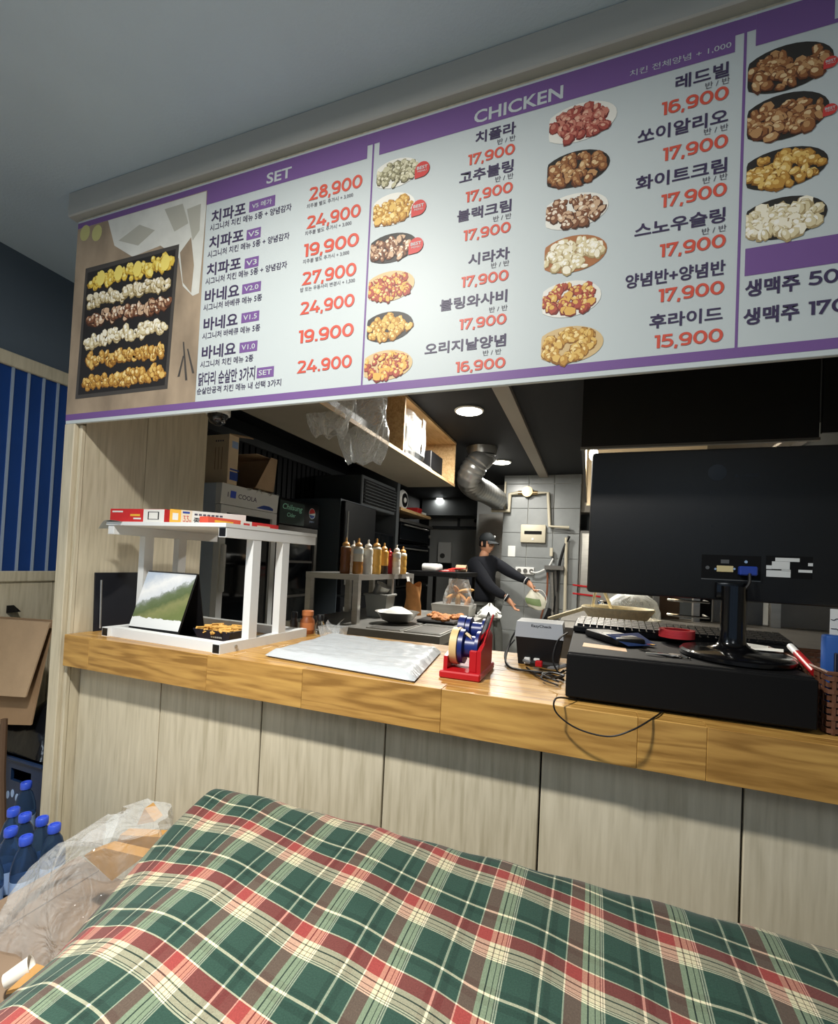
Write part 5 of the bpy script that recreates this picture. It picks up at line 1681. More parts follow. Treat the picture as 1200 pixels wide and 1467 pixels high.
# ------------------------------------------------------------------ steel shelf table with squeeze bottles
sh_ = thing('steel_shelf_table', 'steel shelf stand holding the row of squeeze bottles', 'table', (-1.5, 3.05, 0))
ZS = 1.16
SXa, SXb, SYa, SYb = -1.72, -1.335, 2.56, 3.52
MB().box((SXa, SYa, ZS-0.036), (SXb, SYb, ZS)).build('shelf', 'steel', sh_)
for x in (SXa+0.02, SXb-0.02):
    for y in (SYa+0.02, 3.1, SYb-0.02):
        MB().box((x-0.019, y-0.019, 0.853), (x+0.019, y+0.019, ZS-0.036)).build('post', 'steel', sh_)
wt_ = thing('prep_table', 'long steel prep table with sunken pans behind the counter', 'table', (-1.25, 3.4, 0))
MB().box((-1.76, 2.42, 0.80), (-0.75, 3.70, 0.852)).build('worktop', 'steel', wt_)
MB().box((-1.74, 2.46, 0.0), (-0.78, 3.66, 0.80)).build('cabinet', 'steel_dark', wt_)
for i, (x0, y0) in enumerate(((-1.22, 2.46), (-0.98, 2.46), (-1.22, 2.78), (-0.98, 2.78))):
    b = MB()
    b.box((x0, y0, 0.8525), (x0+0.22, y0+0.29, 0.858))
    p_ = b.build('pan_lid', 'steel', wt_)
    MB().box((x0+0.015, y0+0.015, 0.8583), (x0+0.205, y0+0.275, 0.8595)).build('pan_well', 'steel_dark', p_)
st2 = thing('black_shelf_stand', 'black shelf stand with papers left of the cook', 'shelf', (-1.5, 4.1, 0.85))
a, b = at(613, 818, Y=4.05), at(668, 816, Y=4.05)
ZB = a.z
MB().box((a.x-0.1, 3.76, ZB-0.04), (b.x, 4.5, ZB)).build('shelf', 'black_matte', st2)
for x in (a.x-0.07, b.x-0.03):
    for y in (3.79, 4.47):
        MB().box((x-0.015, y-0.015, 0.0), (x+0.015, y+0.015, ZB-0.04)).build('post', 'black_matte', st2)
# squeeze bottles
mat('sauce_amber', (166, 112, 50), 0.3)
mat('sauce_gold', (196, 150, 70), 0.3)
mat('sauce_dark', (120, 72, 34), 0.3)
mat('sauce_black', (48, 36, 30), 0.3)
mat('sauce_white', (222, 218, 206), 0.35)
mat('sauce_red', (160, 30, 36), 0.3)
mat('bottle_frost', (214, 206, 186), 0.3)
mat('cap_amber', (206, 154, 84), 0.4)
mat('cap_white', (226, 222, 210), 0.4)
bl = [(494, 2.63, 1.0, 0.95, 'sauce_dark', 'bottle_frost', 'cap_amber', 'squeeze bottle full of dark brown sauce, first in the row'),
      (512, 2.66, 1.0, 0.45, 'sauce_amber', 'bottle_frost', 'cap_amber', 'squeeze bottle half full of amber sauce, second in the row'),
      (526, 2.74, 0.98, 0.9, 'sauce_white', 'bottle_frost', 'cap_white', 'clear squeeze bottle with white cap, third in the row'),
      (538, 2.86, 1.05, 0.9, 'sauce_gold', 'bottle_frost', 'cap_amber', 'squeeze bottle full of golden sauce, fourth in the row'),
      (549, 2.98, 0.95, 0.35, 'sauce_black', 'sauce_gold', 'cap_amber', 'squeeze bottle with black sauce below gold, fifth in the row'),
      (557, 3.08, 0.8, 0.95, 'sauce_red', 'sauce_red', 'sauce_red', 'slim red sauce bottle between the squeeze bottles'),
      (567, 3.10, 0.92, 0.55, 'sauce_white', 'bottle_frost', 'cap_white', 'white squeeze bottle with label near the end of the row'),
      (576, 3.24, 0.9, 0.85, 'sauce_gold', 'bottle_frost', 'cap_amber', 'last amber squeeze bottle at the far end of the row'),
      (505, 2.80, 0.95, 0.7, 'sauce_white', 'bottle_frost', 'cap_white', 'clear squeeze bottle partly hidden behind the first two')]
for (px, Y, s, fill, ms, mc, mk_, lb) in bl:
    p = at(px, 815, Y=Y)
    t = thing('squeeze_bottle', lb, 'bottle', (p.x, Y, ZS), 0, 'squeeze bottles on the steel shelf', local=True)
    R_, H_ = 0.034*s, 0.178*s
    prof = [(R_*0.92, 0.0), (R_, 0.006)]
    zz = 0.006
    def rad(z):
        k = 1-0.07*max(0, math.cos(z/H_*6.283*3)-0.6)/0.4
        return R_*k
    zs_ = [H_*i/24 for i in range(1, 24)]
    low = [(R_*0.9, 0.0)]+[(rad(z), z) for z in zs_ if z < H_*fill]+[(rad(H_*fill), H_*fill)]
    upr = [(rad(H_*fill), H_*fill)]+[(rad(z), z) for z in zs_ if z > H_*fill and z < H_*0.93]+[(R_*0.9, H_*0.96), (R_*0.62, H_)]
    MB().lathe(low, n=18).build('sauce', ms, t, True)
    MB().lathe(upr, n=18).build('body', mc, t, True)
    MB().lathe([(R_*0.68, H_), (R_*0.70, H_+0.014), (R_*0.5, H_+0.022), (R_*0.2, H_+0.028), (0.006, H_+0.048*s), (0.003, H_+0.055*s)], n=16).build('nozzle_cap', mk_, t, True)
    if 'label' in lb or 'half' in lb:
        MB().lathe([(R_*1.01, H_*0.74), (R_*1.01, H_*0.90)], n=18).build('label_band', 'print_white', t, True)
# packets and papers on the shelf
mat('packet_white', (224, 224, 220), 0.4, bump=0.4, bscale=20)
b = MB().grid(lambda u, v: (-1.62+0.26*u, 3.28+0.20*v, ZS+0.004+0.05*math.sin(3.14*u)*math.sin(3.14*v)*(0.8+0.2*math.sin(9*u))), 12, 8)
tag(b.build('noodle_packet', 'packet_white', None, True), 'crumpled white packets on the steel shelf behind the bottles', 'packet')
tag(MB().rbox((a.x+0.02, 3.80, ZB), (a.x+0.16, 4.0, ZB+0.07), 0.02, 2).build('tissue_pack', 'packet_white', None, True), 'white paper tissue pack on the black shelf', 'tissue')
t = thing('red_papers', 'loose red and white packets on the black shelf', 'packet', (a.x+0.25, 3.8, ZB))
for k in range(5):
    MB().bar((a.x+0.20+0.02*k, 3.80+0.03*k, ZB+0.008+0.007*k), (a.x+0.28+0.01*k, 3.92+0.05*k, ZB+0.012+0.007*k), 0.05, 0.006).build('packet', ('box_red', 'packet_white', 'box_red', 'box_orange', 'box_red')[k], t)
tag(MB().lathe([(0.022, 0), (0.034, 0), (0.034, 0.10), (0.022, 0.10), (0.022, 0)], (b_.x, 0, 0), 16, 'X').xf(Matrix.Translation((b.v[0][0]*0+at(655, 812, Y=4.15).x-b_.x-0.05, 4.3, ZB+0.036))).build('paper_core', 'cardboard', None, True), 'cardboard roll core lying at the end of the black shelf', 'roll')
# things on the prep table
t = thing('grey_bin', 'grey plastic bin with a ladle pot under the bottle shelf', 'bin', (-1.3, 2.95, 0.852))
gx, gy = at(543, 883, Z=0.852).x, at(543, 883, Z=0.852).y
mat('grey_bin', (128, 128, 122), 0.5)
frustum(gx-0.07, gy-0.06, gx+0.07, gy+0.06, 0.853, gx-0.085, gy-0.075, gx+0.085, gy+0.075, 1.01).build('tub', 'grey_bin', t)
MB().tube([(gx-0.09, gy-0.08, 1.01), (gx+0.09, gy-0.08, 1.01), (gx+0.09, gy+0.08, 1.01), (gx-0.09, gy+0.08, 1.01)], 0.008, 6, closed=True).build('rim', 'grey_bin', t, True)
MB().lathe([(0.045, 0), (0.055, 0.09), (0.058, 0.09), (0.05, 0.085)], (0, 0, 0), 20).xf(Matrix.Translation((gx-0.02, gy, 1.0)) @ Matrix.Rotation(0.5, 4, 'Y')).build('pot', 'steel', t, True)
t = thing('mixing_bowl', 'wide steel mixing bowl with flour on the prep table', 'bowl', (-1.1, 2.9, 0.852))
q = at(570, 893, Z=0.852)
q = Vector((q.x, q.y-0.02, 0.860))
MB().lathe([(0.055, 0.0), (0.10, 0.02), (0.135, 0.066), (0.145, 0.071), (0.13, 0.064), (0.09, 0.02), (0.0, 0.01)], q, 32).build('bowl', 'steel', t, True)
MB().lathe([(0.115, 0.05), (0.08, 0.075), (0.03, 0.10), (0.0, 0.1)], q, 20).build('flour', 'paper', t, True)
t = thing('paper_bag', 'crumpled brown paper bag standing behind the steel bowl', 'bag', (-1.1, 3.2, 0.852))
q = at(589, 880, Y=3.28)
mat('kraft', (170, 118, 66), 0.8, noise=0.15, nscale=20)
b = MB().grid(lambda u, v: (q.x+0.065*(1-0.15*v)*math.cos(6.283*u)*(1+0.1*math.sin(25*u+7*v)), 3.30+0.04*math.sin(6.283*u)*(1+0.15*math.sin(19*u)), 0.853+(0.235+0.02*math.sin(12*u))*v), 28, 8)
b.build('sack', 'kraft', t, True)
MB().grid(lambda u, v: (q.x-0.055+0.11*u, 3.285+0.004*math.sin(9*v), 0.87+0.1*v), 6, 4).build('front_fold', 'kraft_yellow', t, True)
tag(MB().add([at(582, 826, X=SXb+0.002), at(586, 826, X=SXb+0.002), at(589, 843, X=SXb+0.002), at(585, 845, X=SXb+0.002)], [(0, 1, 2, 3)]).build('order_slip', 'paper'), 'white order slip hanging from the steel shelf edge', 'paper')
mat('tray_dark', (40, 38, 36), 0.4)
mat('fried', (176, 112, 58), 0.7, noise=0.35, nscale=45, bump=0.8, bscale=50)
t = thing('chicken_tray', 'dark oven tray of fried chicken pieces on the prep table', 'tray', (-0.98, 3.4, 0.852))
q = at(634, 888, Z=0.87)
MB().rbox((q.x-0.13, q.y-0.17, 0.8605), (q.x+0.13, q.y+0.17, 0.882), 0.008, 1).build('tray', 'tray_dark', t)
for i in range(26):
    cx, cy = q.x+rr.uniform(-0.11, 0.11), q.y+rr.uniform(-0.14, 0.14)
    MB().ball((cx, cy, 0.885+rr.uniform(0, 0.012)), (rr.uniform(0.02, 0.035), rr.uniform(0.02, 0.035), 0.018), 8, 5).build('chicken_piece', 'fried', t, True)
mat('bread_tan', (178, 122, 66), 0.8, noise=0.3, nscale=40)
t = thing('bread_pan', 'steel pan holding a clear bag of bread on the prep table', 'pan', (-0.95, 3.9, 0.852))
q = at(652, 868, Y=3.48)
frustum(q.x-0.15, 3.38, q.x+0.13, 3.60, 0.853, q.x-0.16, 3.36, q.x+0.14, 3.62, 0.945).build('pan', 'steel', t)
for i in range(7):
    MB().ball((0, 0, 0), (0.065, 0.022, 0.018), 12, 6).xf(Matrix.Translation((q.x-0.05+0.025*i, 3.46+0.02*(i % 3), 0.96+0.045*(i % 3))) @ Matrix.Rotation(0.7*i, 4, 'Z') @ Matrix.Rotation(0.9*i-1.2, 4, 'Y')).build('bread', ('bread_tan', 'kraft_yellow')[i % 2], t, True)
b = MB().grid(lambda u, v: (q.x+0.02+0.13*(1-0.45*v)*math.cos(6.283*u)*(1+0.1*math.sin(31*u+9*v)), 3.48+0.09*(1-0.3*v)*math.sin(6.283*u), 0.92+0.22*v), 30, 8)
b.build('clear_bag', 'clear_film', t, True)
q = at(701, 877, Y=3.58)
b = MB().grid(lambda u, v: (q.x+0.085*math.cos(6.283*u)*math.sin(3.14*v*0.5+0.1)*(1+0.2*math.sin(37*u+11*v)), 3.58+0.08*math.sin(6.283*u)*math.sin(3.14*v*0.5+0.1), 0.857+0.09*(1-v)*(1+0.2*math.sin(23*u))), 28, 8)
tag(b.build('crumpled_wrap', 'packet_white', None, True), 'crumpled white plastic wrap at the end of the prep table', 'wrap')

# ------------------------------------------------------------------ wooden shelf hung from the ceiling
oh = thing('ceiling_shelf', 'pale plywood shelf box hanging from the kitchen ceiling', 'shelf', (-1.57, 3.2, 2.05))
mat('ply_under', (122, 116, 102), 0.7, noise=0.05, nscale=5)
OX0, OX1, OY0, OY1, OZ0, OZ1 = -1.83, -1.32, 1.9, 4.52, 2.045, 2.495
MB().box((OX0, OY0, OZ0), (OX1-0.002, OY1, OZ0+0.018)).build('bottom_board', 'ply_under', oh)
MB().box((OX0, OY0, OZ1-0.018), (OX1, OY1, OZ1)).build('top_board', 'ply', oh)
MB().box((OX0, OY0, OZ0+0.018), (OX0+0.015, OY1, OZ1-0.018)).build('back_board', 'ply', oh)
dv = [OY0+0.01, at(580, 600, X=OX1).y, OY1-0.01]
for y in dv:
    MB().box((OX0+0.015, y-0.010, OZ0+0.018), (OX1, y+0.010, OZ1-0.018)).build('divider', 'ply', oh)
MB().box((OX1-0.002, OY0, OZ0-0.002), (OX1+0.004, OY1, OZ0+0.022)).build('front_edge', 'ply', oh)
MB().box((OX1, OY0, OZ1-0.022), (OX1+0.004, OY1, OZ1)).build('front_edge', 'ply', oh)
mat('cup_grey', (92, 91, 88), 0.5)
film_mat('wrap_film', 'a8acac', 0.25)
t = thing('wrapped_cups', 'film wrapped stack of white cups on the hanging shelf', 'cups', (-1.5, 3.6, OZ0+0.018))
yA = dv[1]+0.08
for i in range(3):
    for j in range(2):
        MB().lathe([(0.045, 0), (0.06, 0.25), (0.0, 0.25)], (-1.47+0.0*j, yA+0.12+0.14*i, OZ0+0.06+0.0), 16).build('cup_stack', 'cup_grey', t, True) if j == 0 else None
MB().grid(lambda u, v: (-1.44+0.13*math.cos(6.283*u)*(1+0.06*math.sin(41*u+9*v)), yA+0.26+0.27*math.sin(6.283*u)*(1+0.05*math.sin(33*u+7*v)), OZ0+0.075+0.30*v+0.02*math.sin(17*u)*v), 48, 10).build('film', 'wrap_film', t, True)
tag(MB().rbox((-1.60, yA-0.02, OZ0+0.019), (-1.33, yA+0.62, OZ0+0.046), 0.006, 1).build('lid_stack', 'cup_grey'), 'flat white lids under the wrapped cups on the hanging shelf', 'lids')
tag(MB().rbox((-1.6, yA+0.66, OZ0+0.019), (-1.36, yA+1.0, OZ0+0.22), 0.006, 1).build('black_container_stack', 'black_plastic'), 'black food containers stacked at the far end of the hanging shelf', 'containers')
tag(MB().rbox((-1.80, 2.3, OZ0+0.019), (-1.52, dv[1]-0.06, OZ0+0.2), 0.006, 1).build('black_container_stack', 'navy_black'), 'dark containers behind the hanging clear bags', 'containers')
# hanging clear bags
film_mat('hang_film', 'e8ecec', 0.24, 0.1, 0.7)
def hang(px, pyt, pyb, wpx, Y, sd, label):
    top, bot = at(px, pyt, Y=Y), at(px-4, pyb, Y=Y)
    wd = abs(at(px+wpx, pyb, Y=Y).x-at(px-wpx, pyb, Y=Y).x)/2
    def fn(u, v):
        th = 6.283*u
        c_ = top*(1-v)+bot*v
        pr = 0.45+0.75*math.sin(math.pi*min(1, v*0.85+0.05))
        r_ = wd*pr*(1+0.22*math.sin(3*th+sd+4*v)+0.12*math.sin(7*th+9*v+sd))
        return (c_.x+r_*math.cos(th), c_.y+0.55*r_*math.sin(th), c_.z+0.015*math.sin(5*th+sd)*v)
    tag(MB().grid(fn, 44, 18).build('hanging_bag', 'hang_film', None, True), label, 'bag')
hang(478, 545, 624, 24, 2.2, 0.5, 'left crumpled clear bag hanging under the menu board')
hang(524, 540, 662, 28, 2.5, 2.1, 'right crumpled clear bag hanging lower under the menu board')
# security dome camera
q = at(312, 598, Y=1.70)
dc = thing('dome_camera', 'white dome security camera beside the jamb under the header', 'camera', (q.x, q.y, q.z))
mat('dome_smoke', (26, 28, 32), 0.05, spec=0.8)
MB().lathe([(0.05, 0.012), (0.055, 0.012), (0.055, 0.05), (0.05, 0.06)], q, 24).build('housing', 'white_plastic', dc, True)
MB().lathe([(0.047, 0.014), (0.046, 0.0), (0.036, -0.024), (0.018, -0.036), (0.0, -0.039)], q, 24).build('dome', 'dome_smoke', dc, True)
MB().box((q.x-0.03, q.y-0.03, q.z+0.06), (q.x+0.03, q.y+0.03, 2.5)).build('mount_post', 'kitchen_black', dc)

# ------------------------------------------------------------------ flexible duct
mat('duct_alu', (140, 140, 137), 0.3, 0.75)
dt = thing('flexible_duct', 'ribbed silver ventilation duct bending under the kitchen ceiling', 'duct', (-1.4, 5.0, 2.2))
_q = at(690, 652, Z=2.42)
MB().lathe([(0.15, 0.0), (0.165, 0.075), (0.0, 0.075)], (_q.x, _q.y, 2.42), 24).build('collar', 'duct_alu', dt, True)
Pd = [_q+Vector((0, 0, -0.01)), _q+Vector((0, 0, -0.05)), at(684, 662, Y=4.7), at(672, 685, Y=4.75), at(680, 698, Y=5.0), at(697, 706, Y=5.5), at(712, 716, Y=6.1)]
pth = curve(Pd, 14)
rs = []
for i in range(len(pth)):
    base = 0.13 if i > 30 else 0.12+0.03*max(0, 1-i/14)
    rs.append(base*(1+(0.045*math.sin(i*2.1) if i > 26 else 0.0)))
MB().tube(pth, rs, 24).build('duct', 'duct_alu', dt, True)
MB().tube([pth[9], pth[12]], [0.152, 0.148], 24).build('clamp_band', 'duct_alu', dt, True)

# ------------------------------------------------------------------ pipes and boxes on the tiled pillar
mat('pipe_ivory', (196, 188, 166), 0.45)
mat('brass', (150, 130, 96), 0.35, 0.8)
gp = thing('gas_pipe', 'ivory gas pipe with a valve across the tiled pillar', 'pipe', (-0.8, 6.25, 2.1))
G = lambda x, y, d=0.06: Vector((at(x, y, Y=6.3-d).x, 6.3-d, at(x, y, Y=6.3-d).z))
MB().tube([G(704, 731), G(729, 732), G(730, 708), G(744, 706)], 0.028, 10).build('pipe', 'pipe_ivory', gp, True)
MB().tube([G(768, 706), G(785, 706), G(787, 754), G(815, 756)], 0.022, 10).build('pipe', 'pipe_ivory', gp, True)
MB().tube([G(722, 733), G(724, 690)], 0.014, 8).build('pipe', 'pipe_ivory', gp, True)
MB().tube([G(742, 706), G(770, 706)], 0.03, 10).build('valve_body', 'brass', gp, True)
MB().lathe([(0.07, 0), (0.07, 0.05), (0.03, 0.07)], G(755, 704, 0.09), 16, 'Y').build('valve_wheel', 'brass', gp, True)
fb = thing('fuse_box', 'cream fuse box with a dark window on the tiled pillar', 'fuse box', (-0.72, 6.28, 1.6))
a, b = at(745, 777, Y=6.26), at(782, 752, Y=6.26)
MB().rbox((a.x, 6.24, a.z), (b.x, 6.298, b.z), 0.012, 2).build('cover', 'pipe_ivory', fb, True)
MB().rbox((a.x+0.05, 6.234, a.z+0.11), (b.x-0.05, 6.242, a.z+0.155), 0.006, 1).build('window', 'black_gloss', fb)
MB().box((a.x+0.15, 6.234, a.z+0.035), (b.x-0.15, 6.242, a.z+0.06)).build('latch', 'white_plastic', fb)
a, b = at(727, 797, Y=6.29), at(738, 782, Y=6.29)
tag(MB().box((a.x, 6.293, a.z), (b.x, 6.297, b.z)).build('paper_notice', 'paper'), 'small white paper notice on the tiled pillar', 'notice')
so = thing('socket_strip', 'row of power sockets on the tiled pillar beside the cook', 'sockets', (-0.8, 6.28, 1.15))
a, b = at(738, 822, Y=6.28), at(765, 813, Y=6.28)
MB().rbox((a.x, 6.27, a.z), (b.x, 6.298, b.z), 0.005, 1).build('plate', 'white_plastic', so)
for k in range(3):
    MB().lathe([(0.028, 0), (0.028, 0.012)], (a.x+0.05+0.08*k, 6.258, (a.z+b.z)/2), 12, 'Y').build('socket', 'steel_dark', so)
hs = thing('hose_bundle', 'hoses and cables hanging at the right of the tiled pillar', 'hoses', (-0.4, 6.2, 0.9))
mat('hose_rust', (128, 78, 56), 0.5)
for pts, rad_, mm in (([G(815, 768), G(806, 790), G(800, 815), G(797, 850), G(790, 880), G(778, 900)], 0.018, 'cable_black'),
                      ([G(784, 820), G(783, 850), G(776, 880), G(768, 910)], 0.012, 'hose_rust'), ([G(790, 820), G(791, 870), G(788, 905)], 0.02, 'steel'),
                      ([G(795, 818), G(797, 860), G(795, 910)], 0.02, 'steel_dark'), ([G(811, 770), G(810, 820), G(808, 905)], 0.02, 'pipe_ivory'),
                      ([G(788, 872), G(782, 886), G(774, 896)], 0.03, 'black_plastic'),
                      ([G(792, 800), G(785, 812), G(770, 820), G(760, 819)], 0.01, 'white_plastic')):
    MB().tube(curve(pts, 6), rad_, 8).build('hose', mm, hs, True)
MB().rbox((G(780, 816).x, 6.18, G(780, 816).z), (G(808, 811).x, 6.29, G(808, 811).z), 0.005, 1).build('bracket', 'steel_dark', hs)
MB().rbox((G(787, 800).x, 6.22, G(787, 797).z), (G(792, 787).x, 6.26, G(792, 785).z), 0.005, 1).build('spray_bottle', 'pipe_ivory', hs)

# ------------------------------------------------------------------ range hood and the fry station behind the monitor
hdw = thing('range_hood', 'big black extractor hood above the monitor with a bright bulb', 'hood', (0.5, 3.4, 1.88))
HX0, HX1, HY0, HY1, HZ0_, HZ1_ = -0.06, 0.93, 2.5, 4.55, 1.885, 2.5
mat('hood_black', (17, 18, 20), 0.45, noise=0.15, nscale=5)
mat('hood_steel', (176, 160, 132), 0.4, 0.3)
MB().box((HX0, HY0, HZ0_), (HX1, HY0+0.015, HZ1_)).build('front_panel', 'hood_black', hdw)
MB().box((HX0, HY0+0.015, HZ0_), (HX0+0.015, HY1, HZ1_)).build('side_panel', 'hood_black', hdw)
MB().box((HX1-0.015, HY0+0.015, HZ0_), (HX1, HY1, HZ1_)).build('side_panel', 'hood_black', hdw)
MB().box((HX0+0.015, HY1-0.015, HZ0_-0.03), (HX1-0.015, HY1, HZ1_)).build('back_panel', 'hood_steel', hdw)
MB().box((HX0+0.016, HY0+0.016, 2.40), (HX1-0.016, HY1-0.016, 2.42)).build('inner_top', 'hood_steel', hdw)
MB().box((HX0+0.0155, HY0+0.03, HZ0_), (HX0+0.02, HY1-0.02, 2.40)).build('inner_lining', 'hood_steel', hdw)
MB().box((HX0-0.004, HY0-0.004, HZ0_-0.012), (HX1+0.004, HY0+0.02, HZ0_)).build('lip', 'steel_dark', hdw)
MB().box((HX1+0.005, HY0-0.02, 1.90), (1.655, HY0+0.0, HZ1_)).build('front_panel', 'hood_black', hdw)
MB().bar((HX1-0.10, HY0+0.02, HZ0_-0.004), (HX1-0.10, HY1-0.02, HZ0_-0.004), 0.05, 0.012).build('cross_rail', 'beam_grey', hdw)
q = at(850, 651, Y=3.0)
lb_ = thing('hood_bulb', 'bright bare bulb at the left edge of the extractor hood', 'light bulb', (q.x, q.y, q.z))
qq = Vector((max(q.x, HX0+0.055), q.y, q.z))
MB().ball(qq, (0.026, 0.026, 0.04), 16, 10).build('bulb', 'lamp_glow', lb_, True)
MB().lathe([(0.014, 0.035), (0.014, 0.10), (0.02, 0.11)], qq, 12).build('socket', 'brass', lb_, True)
MB().tube([qq+Vector((0, 0, 0.10)), Vector((qq.x, qq.y, 2.41))], 0.004, 6).build('cord', 'cable_black', lb_)
d = bpy.data.lights.new('hood_bulb_light', 'POINT')
d.energy = 105
d.shadow_soft_size = 0.045
d.color = (1.0, 0.93, 0.8)
lo_ = bpy.data.objects.new('hood_bulb_light', d)
lo_.location = qq
COL.objects.link(lo_)
# steel fry station
fs = thing('fry_station', 'steel fry station with splashback behind the monitor', 'fryer', (0.7, 2.6, 0))
MB().box((-0.10, 2.05, 0.05), (1.62, 2.9, 0.98)).build('cabinet', 'steel_dark', fs)
MB().box((-0.12, 2.03, 0.98), (1.63, 2.92, 1.01)).build('worktop', 'steel_dark', fs)
for (x0, x1) in ((0.10, 0.16), (0.33, 0.36), (0.52, 0.55), (0.86, 0.90)):
    MB().box((x0, 2.78, 1.01), (x1, 2.82, 1.30)).build('upright', 'steel', fs)
MB().box((0.14, 2.86, 1.01), (0.36, 2.90, 1.30)).build('splashback', 'steel_dark', fs)
MB().box((0.37, 2.86, 1.01), (0.47, 2.90, 1.30)).build('splashback', 'wood_brown', fs)
MB().box((0.55, 2.86, 1.01), (0.62, 2.90, 1.36)).build('splashback', 'black_matte', fs)  # black sheet standing in for the shade of the gap between panels
MB().box((0.63, 2.86, 1.01), (0.85, 2.90, 1.36)).build('splashback', 'steel_dark', fs)
MB().box((0.91, 2.86, 1.01), (1.62, 2.90, 1.36)).build('splashback', 'steel_dark', fs)
for z in (1.06, 1.13):
    MB().tube([(0.36, 2.5, z), (0.42, 2.45, z), (0.52, 2.45, z), (0.53, 2.6, z)], 0.006, 6).build('wire_hook', 'chrome', fs, True)
mat('straw', (236, 222, 184), 0.7, noise=0.12, nscale=60, bump=0.3, bscale=200)
t = thing('straw_basket', 'pale oval straw basket with a loop handle behind the keyboard', 'basket', (0.07, 2.2, 1.01))
q = at(884, 884, Y=2.15)
zq = 1.055
zz0 = q.z-0.01
b = MB()
ov_ = [(0.80, 0.0), (0.97, 0.035), (1.02, 0.044), (0.99, 0.050), (0.93, 0.044), (0.76, 0.008), (0.0, 0.008)]
b.lathe([(r_*0.145, z) for r_, z in ov_], (q.x, 2.17, zz0), 36, sx=1.0, sy=0.8)
b.build('bowl', 'straw', t, True)
MB().tube(curve([(q.x-0.10, 2.13, zz0+0.04), (q.x-0.09, 2.13, zz0+0.115), (q.x-0.06, 2.13, zz0+0.12), (q.x-0.02, 2.14, zz0+0.03)]), 0.006, 6).build('handle', 'straw', t, True)
MB().box((q.x-0.10, 2.10, 1.01), (q.x+0.10, 2.28, zz0)).build('stand', 'steel_dark', t)
tag(MB().tube([at(785, 887, Y=2.28), at(845, 869, Y=2.36)], 0.010, 8).build('wooden_stick', 'straw', None, True), 'pale wooden stick leaning beside the straw basket', 'stick')
t = thing('plastic_dome', 'clear plastic dome cover behind the straw basket', 'cover', (0.2, 2.45, 1.01))
q = at(905, 876, Y=2.56)
MB().lathe([(0.13, 0), (0.128, 0.05), (0.11, 0.10), (0.06, 0.135), (0.0, 0.145)], (q.x, 2.56, 1.012), 28).build('dome', 'clear_film', t, True)
MB().lathe([(0.132, 0), (0.132, 0.012)], (q.x, 2.56, 1.011), 28).build('rim', 'bottle_frost', t, True)
fa = thing('mixer_tap', 'small chrome tap beside the straw basket', 'tap', (0.0, 2.4, 1.01))
q = at(862, 866, Y=2.36)
MB().tube([(q.x, 2.36, 1.01), (q.x, 2.36, q.z)], 0.012, 8).build('stem', 'chrome', fa, True)
MB().rbox((q.x-0.02, 2.34, q.z-0.02), (q.x+0.03, 2.38, q.z+0.02), 0.008, 2).build('head', 'chrome', fa, True)
# stainless cupboard at the back right
sc_ = thing('steel_cupboard', 'tall steel cupboard at the back between pillar and monitor', 'cupboard', (0.1, 6.4, 0))
a = at(822, 760, Y=6.2)
a.x = max(a.x, -0.12)
MB().box((a.x, 6.2, 0.05), (a.x+0.75, 6.55, a.z)).build('body', 'steel_dark', sc_)
for k in range(2):
    d = MB().rbox((a.x+0.02+0.36*k, 6.18, 0.1), (a.x+0.36+0.36*k, 6.2, a.z-0.03), 0.005, 1).build('door', 'steel', sc_)
    MB().box((a.x+0.31+0.07*k, 6.16, 1.0), (a.x+0.33+0.07*k, 6.18, 1.2)).build('handle', 'steel_dark', d)
for k, yy in enumerate((838, 850)):
    p_, q_ = at(820, yy, Y=6.165), at(860, yy+5, Y=6.165)
    MB().tube([p_, q_], 0.012, 6).build('red_rail', 'red_plastic', sc_, True)

# ------------------------------------------------------------------ the cook
PYD = 5.55
def Pp(x, y, d=0.0):
    return at(x, y, Y=PYD+d)
mat('skin', (200, 146, 114), 0.55)
mat('sweater', (12, 15, 24), 0.9, bump=0.2, bscale=60)
mat('trousers', (92, 94, 90), 0.85, noise=0.12, nscale=14)
mat('cap_cloth', (34, 38, 40), 0.8)
mat('hair', (18, 16, 15), 0.7)
mat('shoe', (34, 34, 34), 0.6)
mat('cuff_white', (190, 190, 190), 0.7)
def skin_mesh(name, pts, edges, m, parent, root=0, sub=2):
    """one continuous surface grown around a skeleton; pts = (position, (rx, ry))"""
    me = bpy.data.meshes.new(name)
    me.from_pydata([tuple(p[0]) for p in pts], edges, [])
    o = bpy.data.objects.new(name, me)
    COL.objects.link(o)
    sk = o.modifiers.new('skin', 'SKIN')
    sk.use_smooth_shade = True
    if not me.skin_vertices:
        bm = bmesh.new(); bm.from_mesh(me); bm.verts.layers.skin.verify(); bm.to_mesh(me); bm.free()
    for i, p in enumerate(pts):
        r_ = p[1] if isinstance(p[1], tuple) else (p[1], p[1])
        me.skin_vertices[0].data[i].radius = r_
        me.skin_vertices[0].data[i].use_root = (i == root)
    ss = o.modifiers.new('sub', 'SUBSURF')
    ss.levels = ss.render_levels = sub
    dg = bpy.context.evaluated_depsgraph_get()
    dg.update()
    me2 = bpy.data.meshes.new_from_object(o.evaluated_get(dg))
    me2.materials.clear()
    me2.materials.append(MATS[m])
    me2.polygons.foreach_set('use_smooth', [True]*len(me2.polygons))
    o.modifiers.clear()
    o.data = me2
    bpy.data.meshes.remove(me)
    if parent:
        o.parent = parent
        if parent.get('_w'):
            o.matrix_parent_inverse = parent.matrix_basis.inverted()
    return o
hip = Pp(694, 868)
base_z = 0.0
person = thing('person', 'person in dark sweater and cap reaching out with a small bag beside the tiled pillar', 'person', (hip.x, PYD, 0))
neck = Pp(692, 800)
chest = Pp(690, 818)
waist = Pp(687, 850)
